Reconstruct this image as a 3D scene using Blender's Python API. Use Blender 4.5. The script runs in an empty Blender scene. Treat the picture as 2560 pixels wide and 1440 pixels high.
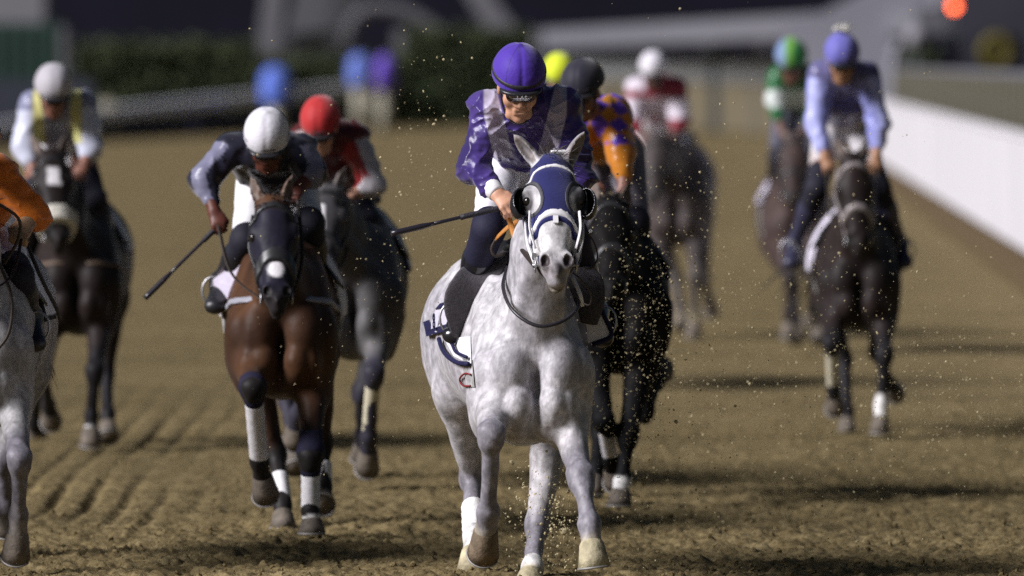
import bpy, math, random
import numpy as np
from mathutils import Vector, Matrix

random.seed(7)
SC = bpy.context.scene
COL = SC.collection

# ------------------------------------------------------------------ camera
F = 22640.0          # focal length in photo pixels (2560 wide)
CAMH = 2.33
HOR = 150.0          # photo row of the horizon
D0 = 40.0            # distance to the leading horse
cam_d = bpy.data.cameras.new('camera')
cam = bpy.data.objects.new('camera', cam_d)
COL.objects.link(cam)
SC.camera = cam
cam.location = (0, 0, CAMH)
cam.rotation_euler = (math.radians(90) - math.atan((720 - HOR) / F), 0, 0)
cam_d.sensor_width = 36.0
cam_d.lens = F / 2560 * 36.0
cam_d.clip_start = 0.5
cam_d.clip_end = 3000
cam_d.dof.use_dof = True
cam_d.dof.focus_distance = D0 - 0.1
cam_d.dof.aperture_fstop = 2.65
cam_d.dof.aperture_blades = 0

# ------------------------------------------------------------------ world and sun (floodlight direction)
SUN_EL, SUN_AZ = 32.0, 64.0        # elevation; degrees to the left of the camera, in front of the horses
world = bpy.data.worlds.new("World")
SC.world = world
world.use_nodes = True
nt = world.node_tree
bg = nt.nodes['Background']
sky = nt.nodes.new('ShaderNodeTexSky')
sky.sky_type = 'NISHITA'
sky.sun_disc = False
sky.sun_elevation = math.radians(SUN_EL)
sky.sun_rotation = math.radians(180 + SUN_AZ)
nt.links.new(sky.outputs['Color'], bg.inputs['Color'])
bg.inputs['Strength'].default_value = 0.017
sun_d = bpy.data.lights.new('floodlight', 'SUN')
sun_d.energy = 5.0
sun_d.angle = math.radians(26.0)
sun_d.color = (0.99, 0.96, 0.99)
sun = bpy.data.objects.new('floodlight', sun_d)
COL.objects.link(sun)
sdir = Vector((-math.sin(math.radians(SUN_AZ)) * math.cos(math.radians(SUN_EL)),
               -math.cos(math.radians(SUN_AZ)) * math.cos(math.radians(SUN_EL)),
               math.sin(math.radians(SUN_EL))))
sun.rotation_euler = sdir.to_track_quat('Z', 'Y').to_euler()
SC.view_settings.view_transform = 'Standard'
SC.view_settings.look = 'None'
SC.view_settings.exposure = 0.3
SC.view_settings.gamma = 1.0
SC.view_settings.use_curve_mapping = False
SC.cycles.use_denoising = False
SC.cycles.max_bounces = 5
SC.cycles.transparent_max_bounces = 8
SC.cycles.sample_clamp_indirect = 2.0
SC.cycles.sample_clamp_direct = 3.0

# ------------------------------------------------------------------ helpers
def V(*a): return np.array(a, dtype=np.float64)
def unit(v):
    v = np.asarray(v, float); n = np.linalg.norm(v); return v / n if n > 1e-9 else v
def W(px, py, d):
    """photo position and distance -> point in the place"""
    return V((px - 1280) / F * d, d, CAMH - (py - HOR) / F * d)
def lin(r, g, b):
    f = lambda c: ((c / 255 + .055) / 1.055) ** 2.4 if c > 10 else c / 255 / 12.92
    return (f(r), f(g), f(b))

def tag(o, label=None, cat=None, group=None, kind=None):
    if label: o['label'] = label
    if cat: o['category'] = cat
    if group: o['group'] = group
    if kind: o['kind'] = kind
    return o
def link(name, me, parent=None, loc=None):
    o = bpy.data.objects.new(name, me); COL.objects.link(o)
    if loc is not None: o.location = tuple(loc)
    if parent is not None: o.parent = parent
    return o
def empty(name, loc):
    o = bpy.data.objects.new(name, None); COL.objects.link(o); o.location = tuple(loc); o.empty_display_size = .2
    return o

def mesh_np(name, v, faces, mats=(), smooth=True, col=None, midx=None):
    """faces: (n,k) int array or list of tuples"""
    me = bpy.data.meshes.new(name)
    if isinstance(faces, np.ndarray):
        n, k = faces.shape
        me.vertices.add(len(v)); me.vertices.foreach_set('co', np.ascontiguousarray(v, np.float32).ravel())
        me.loops.add(n * k); me.loops.foreach_set('vertex_index', np.ascontiguousarray(faces, np.int32).ravel())
        me.polygons.add(n); me.polygons.foreach_set('loop_start', np.arange(0, n * k, k, dtype=np.int32))
        me.update(calc_edges=True)
    else:
        me.from_pydata([tuple(p) for p in v], [], faces); me.update()
    me.polygons.foreach_set('use_smooth', np.full(len(me.polygons), smooth, dtype=bool))
    if midx is not None: me.polygons.foreach_set('material_index', np.asarray(midx, np.int32))
    for m in mats: me.materials.append(m)
    if col is not None:
        a = me.color_attributes.new('Col', 'FLOAT_COLOR', 'POINT')
        c4 = np.ones((len(v), 4), np.float32); c4[:, :3] = col
        a.data.foreach_set('color', c4.ravel())
    return me

# ------------------------------------------------------------------ numpy value noise
_rs = np.random.RandomState(3)
_T = _rs.rand(32, 32, 32).astype(np.float32) * 2 - 1
def vnoise(x, y, z):
    xi = np.floor(x); yi = np.floor(y); zi = np.floor(z)
    fx = (x - xi).astype(np.float32); fy = (y - yi).astype(np.float32); fz = (z - zi).astype(np.float32)
    fx = fx * fx * (3 - 2 * fx); fy = fy * fy * (3 - 2 * fy); fz = fz * fz * (3 - 2 * fz)
    xi = xi.astype(np.int64) & 31; yi = yi.astype(np.int64) & 31; zi = zi.astype(np.int64) & 31
    x1 = (xi + 1) & 31; y1 = (yi + 1) & 31; z1 = (zi + 1) & 31
    c00 = _T[xi, yi, zi] * (1 - fx) + _T[x1, yi, zi] * fx
    c10 = _T[xi, y1, zi] * (1 - fx) + _T[x1, y1, zi] * fx
    c01 = _T[xi, yi, z1] * (1 - fx) + _T[x1, yi, z1] * fx
    c11 = _T[xi, y1, z1] * (1 - fx) + _T[x1, y1, z1] * fx
    return (c00 * (1 - fy) + c10 * fy) * (1 - fz) + (c01 * (1 - fy) + c11 * fy) * fz

# ------------------------------------------------------------------ signed distance modelling
class Seg:
    """tapered segment of elliptical section; ra, rb = (lateral, other) half sizes"""
    def __init__(s, a, b, ra, rb, k=.03, side=(1, 0, 0), op='u'):
        s.a = np.asarray(a, float); s.b = np.asarray(b, float)
        s.ra = ra if isinstance(ra, (tuple, list)) else (ra, ra)
        s.rb = rb if isinstance(rb, (tuple, list)) else (rb, rb)
        s.k = k; s.side = side; s.op = op
    def bounds(s, inf):
        r = max(s.ra + s.rb if isinstance(s.ra, tuple) else list(s.ra) + list(s.rb)) + s.k + inf
        return np.minimum(s.a, s.b) - r, np.maximum(s.a, s.b) + r
    def dist(s, X, Y, Z, inf):
        u = s.b - s.a; L = np.linalg.norm(u)
        u = u / L if L > 1e-6 else V(0, 0, 1)
        v = np.asarray(s.side, float); v = v - u * np.dot(u, v)
        if np.linalg.norm(v) < .05: v = V(0, 1, 0) - u * u[1]
        v = unit(v); w = np.cross(u, v)
        px, py, pz = X - s.a[0], Y - s.a[1], Z - s.a[2]
        t = px * u[0] + py * u[1] + pz * u[2]
        cu = np.clip(t, 0, L); ov = t - cu
        f = cu / max(L, 1e-6)
        pv = px * v[0] + py * v[1] + pz * v[2]
        pw = px * w[0] + py * w[1] + pz * w[2]
        A = s.ra[0] + inf + (s.rb[0] - s.ra[0]) * f
        B = s.ra[1] + inf + (s.rb[1] - s.ra[1]) * f
        m = np.minimum(A, B)
        return (np.sqrt((pv / A) ** 2 + (pw / B) ** 2 + (ov / m) ** 2) - 1) * m
class Ell:
    """ellipsoid; basis rows are its axes"""
    def __init__(s, c, r, basis=None, k=.03, op='u'):
        s.c = np.asarray(c, float); s.r = r if isinstance(r, (tuple, list)) else (r, r, r)
        s.B = np.eye(3) if basis is None else np.asarray(basis, float); s.k = k; s.op = op
    def bounds(s, inf):
        r = max(s.r) + s.k + inf
        return s.c - r, s.c + r
    def dist(s, X, Y, Z, inf):
        if s.op == 's': inf = -inf
        px, py, pz = X - s.c[0], Y - s.c[1], Z - s.c[2]
        k0 = 0; k1 = 0
        for i in range(3):
            q = px * s.B[i][0] + py * s.B[i][1] + pz * s.B[i][2]
            ri = max(s.r[i] + inf, .002)
            k0 = k0 + (q / ri) ** 2; k1 = k1 + (q / (ri * ri)) ** 2
        k0 = np.sqrt(k0); k1 = np.sqrt(k1) + 1e-6
        return k0 * (k0 - 1) / k1
def mirror(prims, c=0.0): pass

def sdf_field(prims, h, inf=0.0, pad=.03):
    lo = np.min([p.bounds(inf)[0] for p in prims if p.op == 'u'], axis=0) - pad
    hi = np.max([p.bounds(inf)[1] for p in prims if p.op == 'u'], axis=0) + pad
    n = np.ceil((hi - lo) / h).astype(int) + 1
    ax = [(lo[i] + h * np.arange(n[i])).astype(np.float32) for i in range(3)]
    d = np.full(n, .15, np.float32)
    for p in prims:
        b0, b1 = p.bounds(inf)
        i0 = np.maximum(np.floor((b0 - h * 2 - lo) / h).astype(int), 0)
        i1 = np.minimum(np.ceil((b1 + h * 2 - lo) / h).astype(int) + 1, n)
        if np.any(i1 <= i0): continue
        sl = tuple(slice(i0[i], i1[i]) for i in range(3))
        X = ax[0][sl[0]][:, None, None]; Y = ax[1][sl[1]][None, :, None]; Z = ax[2][sl[2]][None, None, :]
        q = p.dist(X, Y, Z, inf).astype(np.float32)
        cur = d[sl]
        k = max(p.k, 1e-4)
        if p.op == 'u':
            hh = np.maximum(k - np.abs(cur - q), 0) / k
            d[sl] = np.minimum(cur, q) - hh * hh * k * .25
        else:
            q = -q
            hh = np.maximum(k - np.abs(cur - q), 0) / k
            d[sl] = np.maximum(cur, q) + hh * hh * k * .25
    return d, lo, ax

def cut(d, ax, nrm, off, k=0.0):
    """keep the side where nrm.p < off"""
    q = ax[0][:, None, None] * nrm[0] + ax[1][None, :, None] * nrm[1] + ax[2][None, None, :] * nrm[2] - off
    np.maximum(d, q.astype(np.float32), out=d)

def surface_nets(d, lo, h):
    neg = d < 0
    n = d.shape
    s = np.zeros((n[0] - 1, n[1] - 1, n[2] - 1), np.uint8)
    offs = [(i, j, k) for i in (0, 1) for j in (0, 1) for k in (0, 1)]
    for (i, j, k) in offs:
        s += neg[i:n[0] - 1 + i, j:n[1] - 1 + j, k:n[2] - 1 + k]
    act = (s > 0) & (s < 8)
    ci = np.nonzero(act)
    N = len(ci[0])
    idx = np.full(s.shape, -1, np.int32); idx[ci] = np.arange(N, dtype=np.int32)
    vals = {o: d[ci[0] + o[0], ci[1] + o[1], ci[2] + o[2]] for o in offs}
    acc = np.zeros((N, 3), np.float64); cnt = np.zeros(N)
    for o in offs:
        for axs in range(3):
            if o[axs] == 0:
                e = list(o); e[axs] = 1; e = tuple(e)
                a = vals[o]; b = vals[e]
                m = (a < 0) != (b < 0)
                t = np.where(m, a / np.where(np.abs(a - b) < 1e-12, 1e-12, a - b), 0)
                p = np.zeros((N, 3)); p[:] = o
                p[:, axs] = t
                acc[m] += p[m]; cnt[m] += 1
    v = lo + h * (np.stack(ci, 1) + acc / np.maximum(cnt, 1)[:, None])
    quads = []
    for axs in range(3):
        a1, a2 = [(1, 2), (2, 0), (0, 1)][axs]
        sl0 = [slice(None)] * 3; sl1 = [slice(None)] * 3
        sl0[axs] = slice(0, n[axs] - 1); sl1[axs] = slice(1, n[axs])
        n0 = neg[tuple(sl0)]; n1 = neg[tuple(sl1)]
        e = np.nonzero(n0 != n1)
        e = np.stack(e, 1)
        ok = (e[:, a1] > 0) & (e[:, a2] > 0) & (e[:, a1] < n[a1] - 1) & (e[:, a2] < n[a2] - 1)
        e = e[ok]
        sgn = n0[e[:, 0], e[:, 1], e[:, 2]]
        def cell(da, db):
            q = e.copy(); q[:, a1] -= da; q[:, a2] -= db
            return idx[q[:, 0], q[:, 1], q[:, 2]]
        q = np.stack([cell(1, 1), cell(0, 1), cell(0, 0), cell(1, 0)], 1)
        q[~sgn] = q[~sgn][:, ::-1]
        quads.append(q)
    f = np.concatenate(quads)
    f = f[(f >= 0).all(1)]
    return v, f

def relax(v, f, it=1, lam=.5):
    for _ in range(it):
        acc = np.zeros_like(v); cnt = np.zeros(len(v))
        for a, b in ((0, 1), (1, 2), (2, 3), (3, 0)):
            np.add.at(acc, f[:, a], v[f[:, b]]); np.add.at(cnt, f[:, a], 1)
        v = v + lam * (acc / np.maximum(cnt, 1)[:, None] - v)
    return v

def sdf_mesh(name, prims, h, mat, inf=0.0, cuts=(), disp=None, colf=None, shell=0.0, it=1):
    d, lo, ax = sdf_field(prims, h, inf)
    if disp is not None:
        near = np.abs(d) < .06
        ii = np.nonzero(near)
        d[ii] += disp(ax[0][ii[0]], ax[1][ii[1]], ax[2][ii[2]]).astype(np.float32)
    if shell: d = np.maximum(d, -(d + shell))
    for c in cuts:
        if callable(c): c(d, ax)
        else: cut(d, ax, *c)
    # keep the border open-free
    d[0] = d[-1] = .1; d[:, 0] = d[:, -1] = .1; d[:, :, 0] = d[:, :, -1] = .1
    v, f = surface_nets(d, lo, h)
    if it and len(v): v = relax(v, f, it)
    col = colf(v) if colf is not None else None
    return mesh_np(name, v, f, [mat], True, col)

# ------------------------------------------------------------------ polygon shapes
class MB:
    def __init__(s): s.v = []; s.f = []
    def add(s, v, f):
        o = len(s.v); s.v += [tuple(p) for p in v]; s.f += [tuple(i + o for i in q) for q in f]; return s
    def box(s, c, size, R=None):
        x, y, z = [t / 2 for t in size]
        v = [(-x, -y, -z), (x, -y, -z), (x, y, -z), (-x, y, -z), (-x, -y, z), (x, -y, z), (x, y, z), (-x, y, z)]
        v = [np.asarray(c, float) + (np.asarray(R) @ np.array(p) if R is not None else np.array(p)) for p in v]
        return s.add(v, [(3, 2, 1, 0), (4, 5, 6, 7), (0, 1, 5, 4), (1, 2, 6, 5), (2, 3, 7, 6), (3, 0, 4, 7)])
    def beam(s, a, b, w, t):
        a = np.asarray(a, float); b = np.asarray(b, float); u = b - a; L = np.linalg.norm(u); u = u / L
        ref = V(0, 0, 1) if abs(u[2]) < .9 else V(0, 1, 0)
        r = unit(np.cross(u, ref)); q = np.cross(r, u)
        return s.box((a + b) / 2, (L, w, t), np.stack([u, r, q], 1))
    def tube(s, pts, rad, n=8, flat=None, side=None):
        pts = [np.asarray(p, float) for p in pts]; m = len(pts); vs = []; fs = []
        prev = None
        for i, p in enumerate(pts):
            t = unit(pts[min(i + 1, m - 1)] - pts[max(i - 1, 0)])
            if side is not None: r = unit(np.asarray(side, float) - t * np.dot(side, t))
            elif prev is None:
                ref = V(0, 0, 1) if abs(t[2]) < .8 else V(0, 1, 0); r = unit(np.cross(t, ref))
            else: r = unit(prev - t * np.dot(prev, t))
            prev = r; q = np.cross(t, r)
            ri = rad[i] if isinstance(rad, (list, tuple, np.ndarray)) else rad
            if isinstance(ri, (tuple, list)): ra, rb = ri
            else: ra, rb = ri, ri * (flat or 1)
            for k in range(n):
                an = 2 * math.pi * k / n
                vs.append(p + r * math.cos(an) * ra + q * math.sin(an) * rb)
        for i in range(m - 1):
            for k in range(n):
                a, b = i * n + k, i * n + (k + 1) % n
                fs.append((a, b, b + n, a + n))
        fs.append(tuple(range(n - 1, -1, -1))); fs.append(tuple(range((m - 1) * n, m * n)))
        return s.add(vs, fs)
    def mesh(s, name, mat, smooth=True):
        return mesh_np(name, s.v, s.f, [mat], smooth)
    def obj(s, name, mat, parent=None, loc=None, smooth=False, rel=None):
        if rel is not None: s.v = [tuple(np.asarray(p) - np.asarray(rel)) for p in s.v]
        return link(name, s.mesh(name, mat, smooth), parent, loc)
def curve_pts(ctrl, n=24):
    """Catmull-Rom through control points"""
    c = [np.asarray(p, float) for p in ctrl]; c = [2 * c[0] - c[1]] + c + [2 * c[-1] - c[-2]]
    out = []; m = len(c) - 3
    for i in range(m):
        p0, p1, p2, p3 = c[i:i + 4]
        for t in np.linspace(0, 1, max(2, n // m), endpoint=(i == m - 1)):
            out.append(.5 * (2 * p1 + (p2 - p0) * t + (2 * p0 - 5 * p1 + 4 * p2 - p3) * t * t + (3 * p1 - p0 - 3 * p2 + p3) * t ** 3))
    return out

# ------------------------------------------------------------------ materials
MATS = {}
def mat(name, color=(.5, .5, .5), rough=.6, spec=.4, var=.0, vscale=8.0, bump=0.0, bscale=60.0, attr=False, sheen=0.0, metal=0.0, coat=0.0, emit=None, alpha=1.0, stretch=None, detail=5.0):
    if name in MATS: return MATS[name]
    m = bpy.data.materials.new(name); m.use_nodes = True
    t = m.node_tree; n = t.nodes; b = n['Principled BSDF']
    b.inputs['Roughness'].default_value = rough
    b.inputs['Specular IOR Level'].default_value = spec
    b.inputs['Metallic'].default_value = metal
    b.inputs['Sheen Weight'].default_value = sheen
    b.inputs['Coat Weight'].default_value = coat
    b.inputs['Coat Roughness'].default_value = .12
    b.inputs['Alpha'].default_value = alpha
    b.inputs['Base Color'].default_value = (*color, 1)
    src = None
    if attr:
        a = n.new('ShaderNodeAttribute'); a.attribute_name = 'Col'; src = a.outputs['Color']
    tc = n.new('ShaderNodeTexCoord'); vec = tc.outputs['Object']
    if stretch:
        mp = n.new('ShaderNodeMapping'); mp.inputs['Scale'].default_value = stretch
        t.links.new(vec, mp.inputs['Vector']); vec = mp.outputs['Vector']
    if var:
        nz = n.new('ShaderNodeTexNoise'); nz.inputs['Scale'].default_value = vscale; nz.inputs['Detail'].default_value = detail
        nz.inputs['Roughness'].default_value = .6
        t.links.new(vec, nz.inputs['Vector'])
        mr = n.new('ShaderNodeMapRange'); mr.inputs['From Min'].default_value = .3; mr.inputs['From Max'].default_value = .7
        mr.inputs['To Min'].default_value = 1 - var; mr.inputs['To Max'].default_value = 1 + var
        t.links.new(nz.outputs['Fac'], mr.inputs['Value'])
        mx = n.new('ShaderNodeMix'); mx.data_type = 'RGBA'; mx.blend_type = 'MULTIPLY'; mx.inputs['Factor'].default_value = 1
        if src is not None: t.links.new(src, mx.inputs['A'])
        else: mx.inputs['A'].default_value = (*color, 1)
        t.links.new(mr.outputs['Result'], mx.inputs['B'])
        src = mx.outputs['Result']
    if src is not None: t.links.new(src, b.inputs['Base Color'])
    if bump:
        nb = n.new('ShaderNodeTexNoise'); nb.inputs['Scale'].default_value = bscale; nb.inputs['Detail'].default_value = 4
        t.links.new(vec, nb.inputs['Vector'])
        bp = n.new('ShaderNodeBump'); bp.inputs['Strength'].default_value = bump; bp.inputs['Distance'].default_value = .01
        t.links.new(nb.outputs['Fac'], bp.inputs['Height']); t.links.new(bp.outputs['Normal'], b.inputs['Normal'])
    if emit:
        b.inputs['Emission Color'].default_value = (*emit[0], 1); b.inputs['Emission Strength'].default_value = emit[1]
    MATS[name] = m
    return m

def dapple_coat():
    """grey coat: vertex colour times soft dapples, streaks and flecks"""
    m = bpy.data.materials.new('dapple_coat'); m.use_nodes = True
    t = m.node_tree; n = t.nodes; b = n['Principled BSDF']; L = t.links
    b.inputs['Roughness'].default_value = .5; b.inputs['Specular IOR Level'].default_value = .35
    b.inputs['Sheen Weight'].default_value = .08
    tc = n.new('ShaderNodeTexCoord')
    a = n.new('ShaderNodeAttribute'); a.attribute_name = 'Col'
    wn = n.new('ShaderNodeTexNoise'); wn.inputs['Scale'].default_value = 7; wn.inputs['Detail'].default_value = 3
    L.new(tc.outputs['Object'], wn.inputs['Vector'])
    add = n.new('ShaderNodeMix'); add.data_type = 'RGBA'; add.blend_type = 'LINEAR_LIGHT'; add.inputs['Factor'].default_value = .12
    L.new(tc.outputs['Object'], add.inputs['A']); L.new(wn.outputs['Color'], add.inputs['B'])
    vo = n.new('ShaderNodeTexVoronoi'); vo.feature = 'SMOOTH_F1'; vo.inputs['Scale'].default_value = 21; vo.inputs['Smoothness'].default_value = .55
    L.new(add.outputs['Result'], vo.inputs['Vector'])
    r1 = n.new('ShaderNodeMapRange'); r1.inputs['From Min'].default_value = .2; r1.inputs['From Max'].default_value = .75
    r1.inputs['To Min'].default_value = 1.12; r1.inputs['To Max'].default_value = .74
    L.new(vo.outputs['Distance'], r1.inputs['Value'])
    mp = n.new('ShaderNodeMapping'); mp.inputs['Scale'].default_value = (1, 1, .65)
    L.new(tc.outputs['Object'], mp.inputs['Vector'])
    n2 = n.new('ShaderNodeTexNoise'); n2.inputs['Scale'].default_value = 19; n2.inputs['Detail'].default_value = 7; n2.inputs['Roughness'].default_value = .68
    L.new(mp.outputs['Vector'], n2.inputs['Vector'])
    r2 = n.new('ShaderNodeMapRange'); r2.inputs['From Min'].default_value = .36; r2.inputs['From Max'].default_value = .64
    r2.inputs['To Min'].default_value = .68; r2.inputs['To Max'].default_value = 1.16
    L.new(n2.outputs['Fac'], r2.inputs['Value'])
    mu = n.new('ShaderNodeMath'); mu.operation = 'MULTIPLY'
    L.new(r1.outputs['Result'], mu.inputs[0]); L.new(r2.outputs['Result'], mu.inputs[1])
    # the amount of dappling fades where the coat is nearly white
    mx = n.new('ShaderNodeMix'); mx.data_type = 'RGBA'; mx.blend_type = 'MULTIPLY'; mx.inputs['Factor'].default_value = 1
    L.new(a.outputs['Color'], mx.inputs['A']); L.new(mu.outputs[0], mx.inputs['B'])
    # specks of dried dirt
    sp = n.new('ShaderNodeTexNoise'); sp.inputs['Scale'].default_value = 85; sp.inputs['Detail'].default_value = 3
    L.new(tc.outputs['Object'], sp.inputs['Vector'])
    r3 = n.new('ShaderNodeMapRange'); r3.inputs['From Min'].default_value = .66; r3.inputs['From Max'].default_value = .72; r3.inputs['To Max'].default_value = .75
    L.new(sp.outputs['Fac'], r3.inputs['Value'])
    m3 = n.new('ShaderNodeMix'); m3.data_type = 'RGBA'; L.new(r3.outputs['Result'], m3.inputs['Factor'])
    L.new(mx.outputs['Result'], m3.inputs['A']); m3.inputs['B'].default_value = (.16, .125, .075, 1)
    L.new(m3.outputs['Result'], b.inputs['Base Color'])
    nb = n.new('ShaderNodeTexNoise'); nb.inputs['Scale'].default_value = 45; nb.inputs['Detail'].default_value = 6
    L.new(mp.outputs['Vector'], nb.inputs['Vector'])
    bp = n.new('ShaderNodeBump'); bp.inputs['Strength'].default_value = .22; bp.inputs['Distance'].default_value = .012
    L.new(nb.outputs['Fac'], bp.inputs['Height']); L.new(bp.outputs['Normal'], b.inputs['Normal'])
    MATS['dapple_coat'] = m
    return m
# ------------------------------------------------------------------ horses
def seg_dist(v, a, b):
    a = np.asarray(a); b = np.asarray(b); ab = b - a
    t = np.clip(((v - a) @ ab) / max(ab @ ab, 1e-9), 0, 1)
    return np.linalg.norm(v - (a + t[:, None] * ab), axis=1), t
def smooth01(x): x = np.clip(x, 0, 1); return x * x * (3 - 2 * x)
def mixc(c, new, w): return c * (1 - w[:, None]) + np.asarray(new)[None, :] * w[:, None]

def leg_dy(hoof_py, D):
    return None

class Horse:
    def __init__(s, spec):
        s.sp = spec
        s.D = spec['D']; s.O = W(spec['px'], HOR, s.D); s.O[2] = 0
        s.h = spec.get('h', .012) * (1.3 if spec.get('h', .012) > .009 else 1.1); s.hw = spec.get('hw', 1.12)
        s.wy = lambda y: float(np.interp(y, [.28, .40, .50, .60], [s.hw, 1 + (s.hw - 1) * .75, 1.06, .84]))
        sc = s.sc = spec.get('sc', 1.0); hx = s.hx = spec.get('hx', 0.0); dz = s.dz = spec.get('dz', 0.0)
        s.cx = lambda y: hx * y / 1.4
        s.T = lambda x, y, z: V(x * sc + s.cx(y * sc), y * sc, z * sc + dz)
        T = s.T
        # ---- head frame
        pp, mp_ = spec['poll'], spec['muzzle']
        s.poll = s.P(*pp)
        L = spec.get('hl', .58)
        best = None
        for dd in np.linspace(0, .55, 56):
            q = s.P(mp_[0], mp_[1], pp[2] - dd)
            e = abs(np.linalg.norm(q - s.poll) - L)
            if best is None or e < best[0]: best = (e, q)
        s.muz = best[1]
        s.L = np.linalg.norm(s.muz - s.poll); s.hs = s.L / .6
        a = unit(s.muz - s.poll)
        yaw = math.radians(spec.get('hyaw', 0)); roll = math.radians(spec.get('hroll', 0))
        r = V(math.cos(yaw), math.sin(yaw), math.sin(roll)); r = unit(r - a * np.dot(a, r))
        n = np.cross(a, r)
        s.a, s.r, s.n = a, r, n
        s.Bh = np.stack([r, a, n])
        s.H = lambda x, y, z: s.poll + (r * x + a * y + n * z) * s.hs
        s.build()
    def P(s, px, py, dy): return W(px, py, s.D + dy) - s.O

    def trunk(s):
        T, sc = s.T, s.sc
        E = lambda c, r, k=.08, op='u', B=None: Ell(T(*c), tuple(q * sc for q in r), B, k * sc, op)
        S = lambda a, b, ra, rb, k=.06: Seg(T(*a), T(*b), tuple(q * sc for q in ra), tuple(q * sc for q in rb), k * sc)
        p = [E((0, .20, 1.06), (.235, .27, .33)), E((0, .55, 1.08), (.285, .48, .365), .1), E((0, 1.0, 1.10), (.295, .50, .33), .1),
             E((0, 1.38, 1.20), (.27, .38, .30), .1), E((0, 1.68, 1.16), (.20, .20, .24), .1),
             S((0, .30, 1.40), (0, .75, 1.42), (.06, .09), (.07, .09), .12), S((0, 1.1, 1.38), (0, 1.6, 1.36), (.12, .09), (.10, .1), .1)]
        for i in (-1, 1):
            p += [E((i * .155, 1.50, 1.08), (.135, .24, .30), .06),
                  S((i * .19, .02, 1.0), (i * .13, .40, 1.36), (.075, .10), (.05, .12), .06)]
        return p
    def chest(s):
        T, sc = s.T, s.sc
        E = lambda c, r, k=.04, op='u', B=None: Ell(T(*c), tuple(q * sc for q in r), B, k * sc, op)
        p = []
        for i in (-1, 1):
            p += [E((i * .108, -.02, 1.00), (.112, .135, .175), .030), E((i * .082, -.075, .865), (.076, .095, .105), .014), E((i * .150, -.05, .86), (.05, .09, .11), .018),
                  E((i * .06, .02, .80), (.075, .13, .11), .04),
                  E((i * .205, .035, .985), (.075, .11, .13), .035), E((i * .185, .08, .87), (.085, .12, .12), .05)]
        p += [E((0, -.155, .94), (.009, .10, .19), .022, 's')]
        p += [E((0, .28, .80), (.15, .32, .14), .08)]
        return p
    def leg_fore(s, side, J):
        T, sc = s.T, s.sc
        K, Fe, To = [np.asarray(q) for q in J[:3]]
        el = J[3] if len(J) > 3 and J[3] is not None else T(side * .155, .20, .86)
        g = sc * s.sp.get('legk', 1.0)
        sd = unit(V(1, 0.12 * side, 0))
        up = unit(el - K)
        dn = unit(Fe - K)
        Co = To + (Fe - To) * .52
        p = [Seg(el + V(0, 0, .05), K + up * .05, (.096 * g, .115 * g), (.052 * g, .054 * g), .06 * sc, sd),
             Ell(el + (K - el) * .28 + V(side * .034, -.025, 0), (.062 * g, .080 * g, .13 * g), None, .028), Ell(el + (K - el) * .30 + V(-side * .035, .01, 0), (.05 * g, .07 * g, .11 * g), None, .028),
             Ell(K, (.060 * g, .058 * g, .064 * g), None, .022), Ell(K + V(side * .03, .0, .012) * g, (.032 * g, .04 * g, .035 * g), None, .015), Ell(K + V(-side * .03, .0, .012) * g, (.032 * g, .04 * g, .035 * g), None, .015), Ell(K + dn * .045 * g - V(0, .0, 0), (.052 * g, .05 * g, .04 * g), None, .03),
             Seg(K + dn * .05, Fe - dn * .03, (.037 * g, .041 * g), (.036 * g, .043 * g), .03, sd),
             Seg(K + dn * .06 + V(0, .028, 0) * g, Fe + V(0, .024, 0) * g, .020 * g, .022 * g, .014),
             Ell(Fe, (.045 * g, .050 * g, .050 * g), None, .022), Ell(Fe + V(.022, .022, 0) * g, (.026 * g, .028 * g, .032 * g), None, .012), Ell(Fe + V(-.022, .022, 0) * g, (.026 * g, .028 * g, .032 * g), None, .012),
             Seg(Fe, Co, (.040 * g, .042 * g), (.046 * g, .046 * g), .025, sd)]
        return p, (K, Fe, Co, To, el)
    def leg_hind(s, side, J):
        T, sc = s.T, s.sc
        K, Fe, To = [np.asarray(q) for q in J[:3]]
        st = J[3] if len(J) > 3 and J[3] is not None else T(side * .17, 1.18, .88)
        hip = T(side * .14, 1.42, 1.15)
        g = sc * s.sp.get('legk', 1.0)
        sd = unit(V(1, 0.1 * side, 0))
        up = unit(st - K); dn = unit(Fe - K)
        Co = To + (Fe - To) * .52
        p = [Seg(hip, st, (.13 * g, .20 * g), (.105 * g, .13 * g), .08, sd),
             Seg(st, K + up * .05, (.098 * g, .115 * g), (.048 * g, .062 * g), .06, sd),
             Ell(K, (.055 * g, .068 * g, .072 * g), None, .03), Ell(K + V(0, .05, .03) * g, (.03 * g, .035 * g, .045 * g), None, .03),
             Seg(K, Fe, (.041 * g, .047 * g), (.038 * g, .045 * g), .03, sd),
             Ell(Fe, (.049 * g, .053 * g, .052 * g), None, .03),
             Seg(Fe, Co, (.040 * g, .043 * g), (.046 * g, .046 * g), .025, sd)]
        return p, (K, Fe, Co, To, st)
    def neck(s):
        T, sc = s.T, s.sc
        p = []
        base = T(0, .16, 1.20); top = s.H(0, .05, -.10)
        mid = base * .5 + top * .5 + V(0, .02, .03) * sc
        hi = base * .2 + top * .8 + V(0, .015, .02) * sc
        st = [(T(0, .20, 1.12), (.165, .22)), (base, (.145, .205)), (mid, (.112, .165)), (hi, (.092, .135)), (top, (.082, .115))]
        s.neckst = st
        for (c0, r0), (c1, r1) in zip(st[:-1], st[1:]):
            p.append(Seg(c0, c1, tuple(q * sc for q in r0), tuple(q * sc for q in r1), .07, s.r * .5 + V(.5, 0, 0)))
        # windpipe and throat
        p.append(Seg(T(0, -.03, 1.10), s.H(0, .16, -.20), (.07 * sc, .07 * sc), (.05, .05), .06))
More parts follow.
